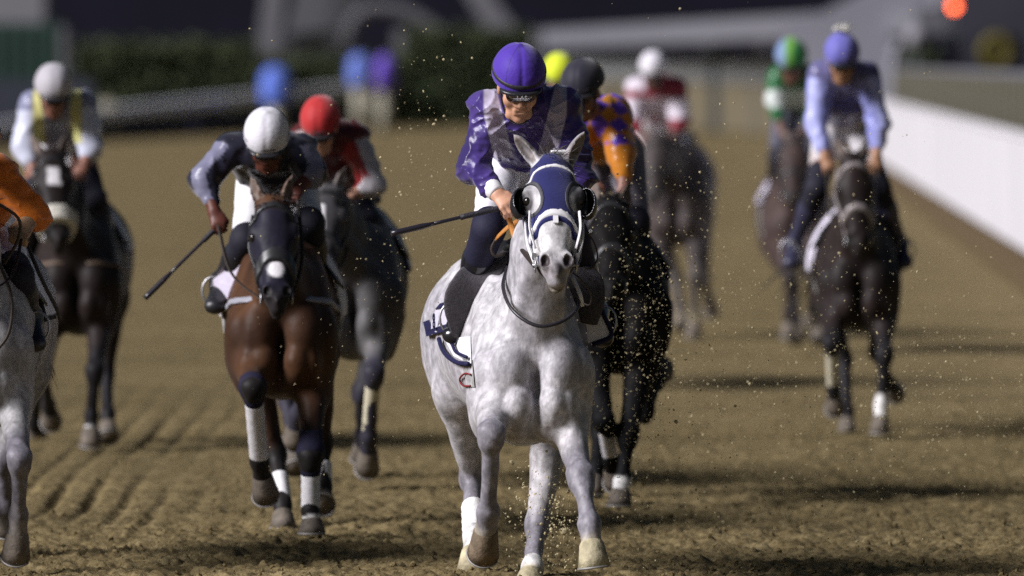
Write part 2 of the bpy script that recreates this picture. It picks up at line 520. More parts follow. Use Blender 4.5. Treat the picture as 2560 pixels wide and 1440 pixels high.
        p.append(Seg(T(-.085, .0, 1.12), s.H(-.05, .17, -.17), (.045 * sc, .06 * sc), (.032, .04), .05))
        p.append(Seg(T(.085, .0, 1.12), s.H(.05, .17, -.17), (.045 * sc, .06 * sc), (.032, .04), .05))
        return p
    def head(s, ears=True, fine=True):
        hs, B, hw = s.hs, s.Bh, s.hw
        wy = s.wy
        H = lambda x, y, z: s.H(x * wy(y), y, z)
        E = lambda c, r, k=.02, op='u': Ell(H(*c), (r[0] * hs * wy(c[1]), r[1] * hs, r[2] * hs), B, k, op)
        S = lambda a, b, ra, rb, k=.03: Seg(H(*a), H(*b), (ra[0] * hs * wy(a[1]), ra[1] * hs), (rb[0] * hs * wy(b[1]), rb[1] * hs), k, s.r)
        p = [S((0, .02, -.075), (0, .20, -.07), (.074, .085), (.097, .088)),
             S((0, .20, -.07), (0, .34, -.052), (.094, .088), (.066, .066)),
             S((0, .34, -.052), (0, .50, -.045), (.066, .066), (.056, .053)),
             E((0, .535, -.045), (.062, .06, .056), .03),
             S((0, .08, .0), (0, .46, .004), (.05, .022), (.03, .014), .04)]
        for i in (-1, 1):
            p += [E((i * .068, .20, -.135), (.038, .115, .10), .03), S((i * .045, .28, -.135), (i * .03, .52, -.085), (.03, .04), (.028, .03), .03),
                  E((i * .088, .165, -.035), (.026, .05, .03), .02), E((i * .072, .36, -.05), (.014, .11, .022), .02),
                  E((i * .046, .512, -.004), (.031, .046, .032), .012), E((i * .050, .520, .020), (.0195, .031, .026), .006, 's'),
                  E((i * .086, .190, -.040), (.024, .030, .024), .010)]
        p += [E((0, .592, -.052), (.050, .034, .042), .02), E((0, .578, -.098), (.040, .045, .034), .015), E((0, .606, -.082), (.05, .012, .009), .006, 's'),
              E((0, .555, .002), (.02, .04, .02), .02)]
        if ears:
            for i in (-1, 1):
                e0, e1 = s.ears[0 if i < 0 else 1]
                ax_ = unit(e1 - e0); L = np.linalg.norm(e1 - e0)
                fq = s.n * .75 + s.r * i * .75; fr = unit(fq - ax_ * np.dot(fq, ax_)); sd = np.cross(ax_, fr)
                Bm = np.stack([sd, ax_, fr])
                p += [Seg(e0 - ax_ * .02, e0 + ax_ * .05, .030 * hs, .033 * hs, .02),
                      Ell(e0 + ax_ * L * .40, (.034 * hs, L * .52, .026 * hs), Bm, .012), Seg(e0 + ax_ * L * .5, e1, (.024 * hs, .018 * hs), (.005, .005), .015, sd),
                      Ell(e0 + ax_ * L * .52 + fr * .022 * hs, (.0215 * hs, L * .44, .024 * hs), Bm, .006, 's')]
        return p
    def build(s):
        sp = s.sp
        hs = s.hs
        s.ears = []
        for i, key in ((-1, 'earL'), (1, 'earR')):
            e0 = s.H(i * .058, -.005, -.055)
            if key in sp: e1 = s.P(*sp[key])
            else: e1 = e0 + (-s.a * .85 + s.r * i * .28 + s.n * .25) * .17 * hs
            s.ears.append((e0, e1))
        s.trunkp = s.trunk()
        prims = s.trunkp + s.chest()
        s.legs = {}
        for key in ('FL', 'FR', 'HL', 'HR'):
            if key not in sp: continue
            J = [s.P(*q) for q in sp[key][:3]]
            if len(sp[key]) > 3 and sp[key][3] is not None: J.append(s.P(*sp[key][3]))
            side = -1 if key[1] == 'L' else 1
            pr, jt = (s.leg_fore if key[0] == 'F' else s.leg_hind)(side, J)
            prims += pr; s.legs[key] = jt
        prims += s.neck()
        s.headp = s.head()
        prims += s.headp
        def sinew(x, y, z):
            w_ = .25 * vnoise(x * 4 + 5, y * 4, z * 4)
            return .0075 * (np.sqrt(np.abs(vnoise(x * 7 + w_ * 4, y * 6, z * 4.5 + w_ * 3)) + .003) - .38) * np.clip((1.35 - z) * 3, .25, 1) + .0022 * vnoise(x * 22, y * 18, z * 16)
        me = sdf_mesh('racehorse', prims, s.h, sp['mat'], colf=s.color, it=1, disp=sinew)
        s.ob = link('racehorse', me, loc=s.O)
        tag(s.ob, sp['label'], 'horse', 'racehorses galloping towards the camera')
        s.parts()
    def headco(s, v):
        q = (v - s.poll) / s.hs
        return q @ s.r, q @ s.a, q @ s.n
    def color(s, v):
        sp = s.sp
        c = np.tile(np.asarray(sp['coat'], float), (len(v), 1))
        nz = vnoise(v[:, 0] * 5 + 3, v[:, 1] * 5, v[:, 2] * 5)
        if 'coat2' in sp: c = mixc(c, sp['coat2'], smooth01(.5 + .9 * nz))
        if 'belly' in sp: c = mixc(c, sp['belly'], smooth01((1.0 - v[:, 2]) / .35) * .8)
        x, y, z = s.headco(v)
        inh = (y > -.05) & (y < .66) & (np.abs(x) < .16) & (z > -.26) & (z < .1)
        if 'face' in sp: c = mixc(c, sp['face'], np.where(inh, smooth01((y + .02) / .1) * smooth01((z + .24) / .1), 0))
        if 'muz' in sp: c = mixc(c, sp['muz'], np.where(inh, smooth01((y - .455 + .3 * np.maximum(z + .03, 0) + .05 * nz) / .10), 0) * .92)
        if 'blaze' in sp:
            y0, y1, wd = sp['blaze'][:3]
            c = mixc(c, (.72, .70, .72), np.where(inh & (z > -.07) & (y > y0) & (y < y1) & (np.abs(x + .01 * nz) < wd), 1.0, 0))
        if 'snip' in sp: c = mixc(c, (.74, .72, .74), np.where(inh & (z > -.02), smooth01((.05 - np.sqrt(x * x + (y - sp['snip']) ** 2)) / .015), 0))
        if 'eyerim' in sp:
            for i in (-1, 1):
                dd = np.sqrt((x - i * .091 * s.hw) ** 2 + ((y - .198) * .75) ** 2 + (z + .03) ** 2)
                c = mixc(c, (.36, .345, .36), np.where(inh, smooth01((.085 - dd + .03 * nz) / .03) * .65, 0)); c = mixc(c, (.06, .055, .06), np.where(inh, smooth01((.050 - dd + .008 * nz) / .018), 0))
            c = mixc(c, (.075, .065, .07), np.where(inh & (z > -.03), smooth01((.034 - np.sqrt(x * x + (y - .562) ** 2)) / .016) * .85, 0))
            c = mixc(c, (.15, .125, .075), np.where(inh & (z < -.045) & (y > .54), smooth01((.05 - np.abs(x)) / .02) * .8, 0))
        # inner nostril, mouth and ear
        if 'inner' in sp:
            for i in (-1, 1):
                dd = np.sqrt((x - i * .051) ** 2 + ((y - .522) * .75) ** 2 + (z - .010) ** 2)
                c = mixc(c, sp['inner'], np.where(inh, smooth01((.029 - dd) / .009), 0))
                e0, e1 = s.ears[0 if i < 0 else 1]
                d, t = seg_dist(v, e0, e1)
                f = (v - (e0 + (e1 - e0) * t[:, None])) @ unit(s.n * .75 + s.r * i * .75)
                c = mixc(c, (.20, .16, .14), np.where((d < .04) & (t > .12), smooth01((.010 - np.abs(f - .004)) / .01) * .8, 0))
        for key, (K, Fe, Co, To, el) in s.legs.items():
            d1, t1 = seg_dist(v, el, K); d2, t2 = seg_dist(v, K, Fe); d3, t3 = seg_dist(v, Fe, To)
            m = np.minimum(d2, d3); low = (m < .10) & (m <= d1 + .005)
            w = np.where(low, 1.0, 0)
            w = np.maximum(w, np.where((d1 < .12), smooth01((t1 - (.62 if key[0] == 'F' else .75) + .1 * nz) / .3), 0))
            if 'points' in sp: c = mixc(c, sp['points'], w * sp.get('pointw', 1))
            if key in sp.get('socks', {}):
                lim = sp['socks'][key]
                dist = np.where(d3 < d2, t3 + 1, t2)
                c = mixc(c, (.72, .71, .70), np.where(low, smooth01((dist - lim + .06 * nz) / .05), 0))
            if 'dust' in sp:
                dd, tt = seg_dist(v, Fe, To)
                c = mixc(c, (.42, .36, .22), np.where(dd < .09, smooth01((tt - .1 + .5 * nz) / .6), 0) * sp['dust'])
        return c
    def hoof(s, key):
        K, Fe, Co, To, el = s.legs[key]
        g = s.sc * s.sp.get('legk', 1.0)
        hc_ = s.sp.get('hoofs', {}).get(key)
        ax_ = unit(To - Co)
        flat = key in s.sp.get('planted', ())
        nn = V(0, 0, -1) if flat else unit(ax_ + V(0, .35, 0) * (1 if key[0] == 'F' else -.2))
        def ring(c, n, r, ry):
            u = unit(V(1, 0, 0) - n * n[0]); w = np.cross(n, u)
            return [c + u * math.cos(t) * r + w * math.sin(t) * ry for t in np.linspace(0, 2 * math.pi, 24, endpoint=False)]
        rings = [ring(Co - ax_ * .012, ax_, .046 * g, .046 * g), ring(Co, ax_, .052 * g, .053 * g),
                 ring(Co * .45 + To * .55, unit(ax_ + nn), .060 * g, .064 * g), ring(To, nn, .068 * g, .074 * g)]
        m = MB(); vs = [p for r_ in rings for p in r_]; fs = []
        for i in range(3):
            for k in range(24): fs.append((i * 24 + k, i * 24 + (k + 1) % 24, (i + 1) * 24 + (k + 1) % 24, (i + 1) * 24 + k))
        fs.append(tuple(range(72, 96)))
        m.add(vs, fs)
        ho = m.obj('hoof', mat('hoof_horn_' + ('%s' % key if hc_ else 'pale' if s.sp.get('palehoof') else 'brown'), hc_ or s.sp.get('hoofc', (.09, .075, .06)), .65, .2, .5, 14, .45, 60), s.ob, smooth=True)
        r2 = [To + nn * .001 + (p - To) * .99 for p in rings[3]]
        m = MB(); m.tube([r2[i] + nn * .003 for i in range(2, 23)], .0055, 5)
        m.obj('shoe', mat('shoe_alloy', (.30, .29, .28), .65, .3, metal=.6), ho, smooth=True)
    def surf(s, px, py, off=.010, dy=.7):
        """the point of the coat met by the line of sight to a photo position, lifted a little"""
        if not hasattr(s, 'bvh'):
            from mathutils.bvhtree import BVHTree
            me = s.ob.data
            s.bvh = BVHTree.FromPolygons([v.co.copy() for v in me.vertices], [tuple(p.vertices) for p in me.polygons])
        a = V(0, 0, CAMH) - s.O; b = s.P(px, py, dy)
        hit = s.bvh.ray_cast(Vector(a), Vector(unit(b - a)))
        if hit[0] is None: return b
        n_ = np.array(hit[1])
        return np.array(hit[0]) + n_ * off
    def patch(s, name, corners, m, parent, off=.010, th=.006, n=(8, 8), dy=.7):
        """cloth lying on the coat between four photo positions"""
        c = [np.array(q, float) for q in corners]; nu, nv = n; g = []
        for i in range(nu + 1):
            for j in range(nv + 1):
                u, w_ = i / nu, j / nv
                q = (c[0] * (1 - u) + c[1] * u) * (1 - w_) + (c[3] * (1 - u) + c[2] * u) * w_
                g.append(s.surf(q[0], q[1], off, dy))
        for _ in range(2):
            g2 = [p.copy() for p in g]
            for i in range(1, nu):
                for j in range(1, nv):
                    k = i * (nv + 1) + j; g2[k] = (g[k] * 2 + g[k - 1] + g[k + 1] + g[k - nv - 1] + g[k + nv + 1]) / 6
            g = g2
        fw = V(0, -th, 0); N = len(g); fs = []
        for i in range(nu):
            for j in range(nv):
                k = i * (nv + 1) + j; fs += [(k, k + 1, k + nv + 2, k + nv + 1), (N + k, N + k + nv + 1, N + k + nv + 2, N + k + 1)]
        mb = MB(); mb.add(g + [p + fw for p in g], fs)
        return mb.obj(name, m, parent, smooth=True)
    def strap(s, name, m, prims, inf, planes, h=None, parent=None, thick=.007, colf=None):
        me = sdf_mesh(name, prims, h or max(s.h * .55, .004), m, inf, cuts=planes, colf=colf, it=1)
        return link(name, me, parent or s.ob)
    def hair(s, name, roots, n, length, dirs, spread, m, wid=.004, seed=1):
        rnd = random.Random(seed); mb = MB()
        for i in range(n):
            r = roots[rnd.randrange(len(roots))] + V(*[rnd.gauss(0, .012) for _ in range(3)])
            d = unit(np.asarray(dirs) + V(*[rnd.gauss(0, spread) for _ in range(3)]))
            L = length * rnd.uniform(.6, 1.15)
            b = V(*[rnd.gauss(0, .16) for _ in range(3)])
            pts = [r + d * L * t + b * L * t * t + V(0, 0, -.28) * L * t * t for t in (0, .3, .6, .85, 1)]
            mb.tube(pts, [wid, wid * 1.2, wid, wid * .6, wid * .15], 4)
        return mb.obj(name, m, s.ob, smooth=True)
    def parts(s):
        sp = s.sp; H = s.H; hs = s.hs; T = s.T; sc = s.sc
        for key in s.legs: s.hoof(key)
        eye = mat('horse_eye', (.012, .009, .008), .08, .6)
        for i in (-1, 1):
            mb = MB(); c = H(i * .091 * s.hw, .195, -.030)
            me = sdf_mesh('eye', [Ell(c, .025 * hs, None, .001)], .006, eye, it=0)
            link('eye', me, s.ob)
        mane = mat('mane_' + sp.get('manename', 'dark'), sp.get('manec', (.02, .018, .018)), .5, .4)
        s.hair('forelock', [H(0, -.02, -.04), H(.02, -.01, -.04), H(-.02, -.01, -.04)], 110 if s.h < .01 else 30, .10, -s.a * .30 + s.n * .30 + s.r * .35, .40, mane, .0013 if s.h < .01 else .003, 5)
        crest = []
        for (c, r_) in s.neckst[1:]:
            bk = unit(V(0, .55, .8)); crest.append(c + bk * r_[1] * sc * .9)
        pts = curve_pts(crest, 14)
        s.hair('mane', pts, 420 if s.h < .01 else 90, .13, V(.5, .4, .25), .30, mane, .002 if s.h < .01 else .004, 6)
        # tail: a bundle of strands streaming behind
        tb = T(0, 1.86, 1.26)
        rnd = random.Random(3); mb = MB()
        td = sp.get('tail', (0.05, .5, -.62))
        for i in range(70):
            o = V(rnd.gauss(0, .02), 0, rnd.gauss(0, .02)); d = unit(V(*td) + V(*[rnd.gauss(0, .12) for _ in range(3)])); L = rnd.uniform(.5, .85)
            mb.tube([tb + o + d * L * t + V(0, .18, .10) * math.sin(t * 2.4) for t in (0, .25, .5, .75, 1)], [.008, .009, .008, .005, .001], 4)
        mb.obj('tail', mane, s.ob, smooth=True)
        # tack
        if sp.get('tack', True):
            s.tack()
    def tack(s):
        sp = s.sp; H = s.H; hs = s.hs; T = s.T; sc = s.sc; a, r, n = s.a, s.r, s.n
        hp = s.head(ears=False)
        hh = max(s.h * .5, .0045)
        def slab(c, nv, w):
            nv = unit(nv); o = float(np.dot(nv, c))
            return [(nv, o + w / 2), (-nv, -(o - w / 2))]
        bm = mat('bridle_' + sp.get('bridlename', 'black'), sp.get('bridlec', (.02, .02, .022)), .4, .5)
        inf = .008 if s.h < .01 else .012
        wd = .022 if s.h < .01 else .028
        # noseband, browband and cheek strap, cut out of a skin just above the head
        nb = s.strap('noseband', sp.get('nosebandm', bm), hp, inf + sp.get('noseband_fat', 0), slab(H(0, sp.get('nb_a', .33), .02), a + n * sp.get('nb_t', 1.0), sp.get('nb_w', wd)), hh)
        bb = s.strap('browband', bm, hp, inf, slab(H(0, .035, .02), a + n * 1.0, wd) + [(-n, float(-np.dot(n, H(0, 0, -.11))))], hh)
        for i in (-1, 1):
            mb = MB()
            mb.tube(curve_pts([H(i * s.hw * q0, q1, q2) for q0, q1, q2 in ((.086, .04, -.085), (.108, .2, -.115), (.080, .36, -.085), (.066, .49, -.075))], 12), [(.010, .004)] * 12, 6, side=r)
            mb.obj('cheek_strap', bm, s.ob, smooth=True)
            mb = MB(); c = H(i * .070 * s.hw, .515, -.075)
            u, w_ = a, unit(np.cross(a, r))
            mb.tube([c + (u * math.cos(t) + w_ * math.sin(t)) * .026 for t in np.linspace(0, 2 * math.pi, 18)], .0045, 6)
            mb.obj('bit_ring', mat('steel', (.45, .45, .47), .48, .5, metal=1.0), s.ob, smooth=True)
        # saddle cloth, girth and saddle
        tp = s.trunkp
        y0, y1, zl = sp.get('cloth', (.52, 1.16, 1.08))
        cc = np.asarray(sp.get('clothc', (.74, .73, .76))); tr = np.asarray(sp.get('trimc', (.03, .03, .10)))
        def ccol(v):
            c = np.tile(cc, (len(v), 1)); yl = v[:, 1] / sc; zz = (v[:, 2] - s.dz) / sc
            e = np.minimum(np.minimum(yl - y0, y1 - yl), zz - zl)
            return mixc(c, tr, ((e < .026)).astype(float) * (1 if sp.get('trim', True) else 0))
        cm = mat('saddle_cloth_fabric', rough=.75, spec=.2, attr=True, bump=.25, bscale=25)
        def outside(d, ax): pass
        fold = lambda x, y, z: .006 * np.sin(y * 38 + 3 * np.sin(z * 9)) * np.clip((1.35 - z) * 3, 0, 1)
        me = sdf_mesh('saddle_cloth', tp, max(s.h * .9, .011), cm, .022, shell=.02, disp=fold,
                      cuts=[(V(0, -1, 0), -y0 * sc), (V(0, 1, 0), y1 * sc), (V(0, 0, -1), -(zl * sc + s.dz))], colf=ccol)
        s.cloth = link('saddle_cloth', me, s.ob)
        gm = mat('girth_webbing', (.30, .30, .29), .8, .2, .4, 60)
        me = sdf_mesh('girth', tp, max(s.h * .8, .006), gm, .013, shell=.02,
                      cuts=[(V(0, -1, 0), -.50 * sc), (V(0, 1, 0), .58 * sc), (V(0, 0, 1), zl * sc + s.dz + .02)])
        link('girth', me, s.ob)
        sm = mat('saddle_leather', (.018, .017, .018), .45, .5, .2, 20, .2, 80)
        me = sdf_mesh('saddle', [Seg(T(0, .50, 1.50), T(0, .98, 1.50), (.085 * sc, .03 * sc), (.13 * sc, .03 * sc), .03), Ell(T(0, .46, 1.53), (.07 * sc, .06 * sc, .05 * sc), None, .04),
                                  Ell(T(0, 1.0, 1.52), (.14 * sc, .06 * sc, .035 * sc), None, .05),
                                  Seg(T(-.10, .60, 1.49), T(-.29, .50, 1.22), (.10 * sc, .012), (.12 * sc, .010), .02, (0, 1, 0)),
                                  Seg(T(.10, .60, 1.49), T(.29, .50, 1.22), (.10 * sc, .012), (.12 * sc, .010), .02, (0, 1, 0))], max(s.h * .8, .010), sm)
        s.saddle = link('saddle', me, s.ob)
        # breast girth round the chest
        if sp.get('breast', True):
            tz = sp.get('breast_z', 1.10)
            me = sdf_mesh('breast_strap', s.trunk() + s.chest(), max(s.h * .7, .006), sp.get('breastm', bm), .012, shell=.022,
                          cuts=[(V(0, .12, 1), tz * sc + s.dz + .017), (V(0, -.12, -1), -(tz * sc + s.dz - .017)), (V(0, 1, 0), .5 * sc)])
            link('breast_strap', me, s.ob)
    def reins(s, hl, hr, m=None):
        """hl, hr: the rider's hands, world points"""
        m = m or mat('rein_leather', (.03, .022, .018), .5, .4)
        for i, hnd in ((-1, hl), (1, hr)):
            if hnd is None: continue
            e = hnd - s.O; b = s.H(i * .072, .52, -.08)
            mb = MB(); mid = (e + b) / 2 + V(i * .04, 0, -.06)
            pts = curve_pts([b, mid, e], 14)
            mb.tube(pts, [(.009, .003)] * len(pts), 6)
            mb.obj('rein', m, s.ob, smooth=True)
    def wraps(s, keys, color, label=None, f0=.16, f1=.98, rad=.047, name='leg_wrap'):
        for key in keys:
            K, Fe, Co, To, el = s.legs[key]; g = s.sc
            a = K + (Fe - K) * f0; b = K + (Fe - K) * f1
            mb = MB(); n_ = 14
            mb.tube([a + (b - a) * t + V(0, .008, 0) for t in np.linspace(0, 1, n_)], [(rad * g * (1 + .03 * math.sin(i * 2.3)), rad * g * 1.12) for i in range(n_)], 16)
            mb.obj(name, mat('wrap_' + '_'.join('%d' % (c * 100) for c in color), color, .8, .2, .08, 40, .3, 40), s.ob, smooth=True)
# ------------------------------------------------------------------ riders
class Rider:
    def __init__(s, sp):
        s.sp = sp; D = s.D = sp['D']; s.h = sp.get('h', .012) * (1.3 if sp.get('h', .012) > .007 else 1.08); h = s.h
        s.w = lambda q: W(q[0], q[1], D + q[2])
        s.O = s.w(sp['hip']); s.O[2] = 0
        J = s.J = {k: s.w(sp[k]) - s.O for k in ('head', 'shL', 'shR', 'elL', 'elR', 'haL', 'haR', 'hip', 'knL', 'knR', 'ftL', 'ftR')}
        hk = s.hk = sp.get('hk', 1.0)
        p, y, ro = [math.radians(t) for t in (sp.get('pitch', 30), sp.get('yaw', 0), sp.get('roll', 0))]
        f = V(math.sin(y) * math.cos(p), -math.cos(y) * math.cos(p), -math.sin(p))
        r = unit(np.cross(f, V(math.sin(ro), 0, 1))); 
        r = r if r[0] > 0 else -r
        u = np.cross(r, f)
        if u[2] < 0: u = -u
        s.f, s.r, s.u = f, r, u
        s.B = np.stack([r, f, u])
        s.C = J['head'] - u * .055 * hk + f * .01 * hk
        s.Hd = lambda x, y_, z: s.C + (r * x + f * y_ + u * z) * hk
        s.bk = sp.get('bk', 1.0)
        s.build()
    def headp(s):
        H, B, hk = s.Hd, s.B, s.hk
        E = lambda c, rr, k=.02, op='u': Ell(H(*c), tuple(q * hk for q in rr), B, k, op)
        p = [E((0, -.005, .03), (.076, .096, .098)), E((0, .025, -.045), (.058, .068, .088), .03),
             Seg(H(-.034, .055, -.100), H(.034, .055, -.100), .022 * hk, .022 * hk, .03), E((0, .078, -.112), (.022, .018, .018), .02),
             Seg(H(0, .092, .000), H(0, .112, -.036), .011 * hk, .014 * hk, .02), E((-.014, .100, -.040), (.011, .012, .010), .01), E((.014, .100, -.040), (.011, .012, .010), .01),
             E((-.046, .066, -.03), (.022, .022, .026), .03), E((.046, .066, -.03), (.022, .022, .026), .03),
             Seg(H(-.04, .088, .022), H(.04, .088, .022), .013 * hk, .013 * hk, .02),
             E((-.032, .097, .002), (.018, .012, .012), .012, 's'), E((.032, .097, .002), (.018, .012, .012), .012, 's'),
             Seg(H(-.020, .090, -.066), H(.020, .090, -.066), .009 * hk, .009 * hk, .012), Seg(H(-.017, .090, -.080), H(.017, .090, -.080), .009 * hk, .009 * hk, .012),
             Ell(H(0, .102, -.0725), (.024 * hk, .008 * hk, .0028 * hk), B, .004, 's'),
             E((-.078, -.01, -.01), (.010, .020, .030), .01), E((.078, -.01, -.01), (.010, .020, .030), .01)]
        return p
    def hand(s, e, hnd, inner):
        """fist on the end of the forearm e->hnd; inner: direction towards the other hand"""
        d = unit(hnd - e); l = unit(inner - d * np.dot(inner, d)); q = np.cross(d, l)
        if q[2] < 0: q = -q
        k = .95 * s.bk * s.sp.get('handk', 1.0)
        p = [Seg(hnd - d * .05 * k, hnd + d * .015 * k, (.034 * k, .020 * k), (.042 * k, .018 * k), .02, l)]
        for i, (o, L) in enumerate(((.031, .036), (.0105, .042), (-.0105, .040), (-.031, .032))):
            b = hnd + d * .024 * k + l * o * k
            m1 = b + d * L * k * .75 - q * .016 * k; m2 = m1 - q * .030 * k - d * .004 * k; m3 = m2 - d * .030 * k + q * .004 * k
            p += [Ell(b, .0115 * k, None, .006), Seg(b, m1, .0105 * k, .0100 * k, .004), Seg(m1, m2, .0100 * k, .0095 * k, .004), Seg(m2, m3, .0092 * k, .0085 * k, .004)]
        t0 = hnd - d * .028 * k + l * .034 * k; t1 = hnd + d * .014 * k + l * .050 * k - q * .014 * k; t2 = t1 + d * .026 * k - l * .022 * k - q * .018 * k
        p += [Seg(t0, t1, .014 * k, .0115 * k, .01), Seg(t1, t2, .011 * k, .009 * k, .005)]
        return p
    def torso(s):
        J = s.J; b = s.bk
        sm = (J['shL'] + J['shR']) / 2; hip = J['hip']
        ch = sm * .72 + hip * .28 + V(0, 0, -.05)
        wa = sm * .35 + hip * .65 + V(0, 0, -.02)
        return [Seg(hip, wa, (.155 * b, .125 * b), (.135 * b, .11 * b), .05), Seg(wa, ch, (.135 * b, .11 * b), (.168 * b, .125 * b), .05),
                Seg(ch, sm + V(0, .02, -.02), (.165 * b, .12 * b), (.13 * b, .085 * b), .05),
                Seg(J['shL'], J['shR'], .068 * b, .068 * b, .06), Ell(sm + V(0, .07, .0), (.15 * b, .10 * b, .09 * b), None, .06)]
    def arms(s, to_hand=.0):
        J = s.J; b = s.bk; p = []
        for i in 'LR':
            S_, E_, H_ = J['sh' + i], J['el' + i], J['ha' + i]
            wr = H_ - unit(H_ - E_) * .06
            p += [Seg(S_, E_, .062 * b, .050 * b, .04), Seg(E_, wr, .050 * b, .030 * b, .03)]
        return p
    def legs(s, part):
        J = s.J; b = s.bk; p = []
        for i, sd in (('L', -1), ('R', 1)):
            hp = J['hip'] + V(sd * .09 * b, -.02, -.04)
            if part in ('all', 'thigh'): p += [Seg(hp, J['kn' + i], .098 * b, .066 * b, .06)]
            if part in ('all', 'calf'):
                kn, an = J['kn' + i], J['ft' + i]
                q0 = kn + (an - kn) * (0 if part == 'all' else s.sp.get('gaiter_len', .25) * .92); p += [Seg(q0, an, .057 * b, .040 * b, .03), Ell(kn * .6 + an * .4 + V(0, .015, 0), (.054 * b, .058 * b, .075 * b), None, .04)]
        return p
    def feet(s):
        J = s.J; b = s.bk; p = []
        for i, sd in (('L', -1), ('R', 1)):
            a = J['ft' + i]; t = a + V(sd * .025, -.145, -.115) * b; he = a + V(0, .045, -.065) * b
            p += [Seg(he, t, (.036 * b, .036 * b), (.038 * b, .024 * b), .03), Seg(a, he, .042 * b, .036 * b, .03), Seg(a, t, (.036 * b, .036 * b), (.030 * b, .022 * b), .04)]
        return p
    def build(s):
        sp, J, h, b = s.sp, s.J, s.h, s.bk
        skin = mat('skin', (.50, .27, .17), .5, .4, .14, 18, attr=False, bump=.15, bscale=70)
        if sp.get('skin'): skin = mat('skin_' + sp['skinname'], sp['skin'], .5, .4, .12, 18, bump=.15, bscale=70)
        sm = (J['shL'] + J['shR']) / 2
        pr = s.headp() + [Seg(s.Hd(0, -.02, -.06), sm + V(0, .03, .0), .052 * b, .058 * b, .03)] + [Seg(q.a, q.b, tuple(t * .84 for t in q.ra), tuple(t * .84 for t in q.rb), q.k) if isinstance(q, Seg) else q for q in s.torso()] + s.arms() + s.legs('all') + s.feet()
        pr += s.hand(J['elL'], J['haL'], V(1, 0, .2)) + s.hand(J['elR'], J['haR'], V(-1, 0, .2))
        me = sdf_mesh('person', pr, h * (.9 if h > .007 else .86), skin, 0.0, it=1)
        s.ob = link('person', me, loc=s.O)
        tag(s.ob, sp['label'], 'person', 'riders in the race')
        # jacket: torso and arms, a loose skin with folds, ending above the wrists
        amp = sp.get('fold', .011)
        def fold(x, y, z):
            w1 = vnoise(x * 6 + 2, y * 6, z * 6) * .9
            q = vnoise(x * 7 + y * 3 + w1, y * 6, z * 13 + x * 7 + w1); q2 = vnoise(x * 15 + 7 + w1, y * 13, z * 30 - x * 12 + w1 * 2); q3 = vnoise(x * 40, y * 34, z * 60 + x * 15)
            return -(amp * 2.0 * (.42 - np.sqrt(np.abs(q) + .004)) + amp * .9 * (.38 - np.sqrt(np.abs(q2) + .006)) + amp * .22 * q3)
        jm = mat(sp.get('silk', 'racing_silk'), rough=sp.get('silk_r', .52), spec=.3, attr=True, sheen=.2, bump=.30, bscale=16, stretch=(1.0, 1.0, 1.9))
        sleeve = []
        for i in 'LR':
            S_, E_, H_ = J['sh' + i], J['el' + i], J['ha' + i]
            wr = H_ - unit(H_ - E_) * .125
            sleeve += [Seg(S_, E_, .076 * b, .066 * b, .04), Seg(E_, wr, .068 * b, .042 * b, .03)]
        jp = s.torso()[1:] + [Seg(J['hip'] * .6 + sm * .4, sm, (.14 * b, .115 * b), (.14 * b, .10 * b), .05)] + sleeve
        neckc = lambda d, ax: None
        colf = sp['jacket'] if callable(sp['jacket']) else (lambda v: np.tile(np.asarray(sp['jacket'], float), (len(v), 1)))
        s.jverts = None
        jac = lambda v: colf(v, s) if callable(sp['jacket']) else colf(v)
        me = sdf_mesh('jacket', jp, h, jm, .010, disp=fold, colf=jac)
        s.jacket = link('jacket', me, s.ob)
        # collar
        cm = mat('collar_cloth_' + sp.get('collarname', 'dark'), sp.get('collar', (.03, .025, .06)), .6, .3)
        nk = unit(s.Hd(0, -.02, -.06) - sm)
        c0 = sm + V(0, .02, .045)
        mb = MB(); mb.tube([c0 + nk * t for t in (0, .02, .045, .05)], [.082 * b, .074 * b, .066 * b, .062 * b], 20); mb.obj('collar', cm, s.ob, smooth=True)
        # breeches
        bm = mat('breeches_' + sp.get('breechname', 'white'), sp.get('breech', (.74, .73, .76)), .65, .3, .04, 12, .25, 22)
        sk = .22
        cutp = []
        th = []
        for i, sd in (('L', -1), ('R', 1)):
            hp = J['hip'] + V(sd * .09 * b, -.02, -.04); kn = J['kn' + i]
            th.append(Seg(hp, hp + (kn - hp) * sp.get('breech_len', .92), .100 * b, .066 * b, .06))
        fold2 = lambda x, y, z: -.006 * (.4 - np.abs(vnoise(x * 10, y * 10, z * 16)))
        me = sdf_mesh('breeches', th + [Seg(J['hip'], J['hip'] * .5 + sm * .5, (.16 * b, .13 * b), (.14 * b, .11 * b), .05)], h * 1.3, bm, .008, disp=fold2)
        link('breeches', me, s.ob)
        # dark gaiters from the breeches to the knee
        ga = mat('gaiter_' + sp.get('gaitername', 'black'), sp.get('gaiter', (.012, .012, .022)), .75, .3, .15, 30, .2, 60)
        for i, sd in (('L', -1), ('R', 1)):
            hp = J['hip'] + V(sd * .09 * b, -.02, -.04); kn = J['kn' + i]; q = sp.get('breech_len', .92)
            link('gaiter', sdf_mesh('gaiter', [Seg(hp + (kn - hp) * (q + .02), kn, .070 * b, .060 * b, .03), Seg(kn, kn + (J['ft' + i] - kn) * sp.get('gaiter_len', .25), .064 * b, .058 * b, .03)], h, ga, .010), s.ob)
        # boots with knee patches
        bt = mat('boots_' + ('polished_' if h < .007 else '') + sp.get('bootname', 'black'), sp.get('boot', (.012, .012, .016)), .22 if h < .007 else .42, .5, bump=.2, bscale=12, coat=.4 if h < .007 else .0)
        me = sdf_mesh('boot', s.legs('calf') + s.feet(), h, bt, .007)
        # one mesh per boot
        L = []; 
        bpr = s.legs('calf'); fpr = s.feet()
        bpy.data.meshes.remove(me)
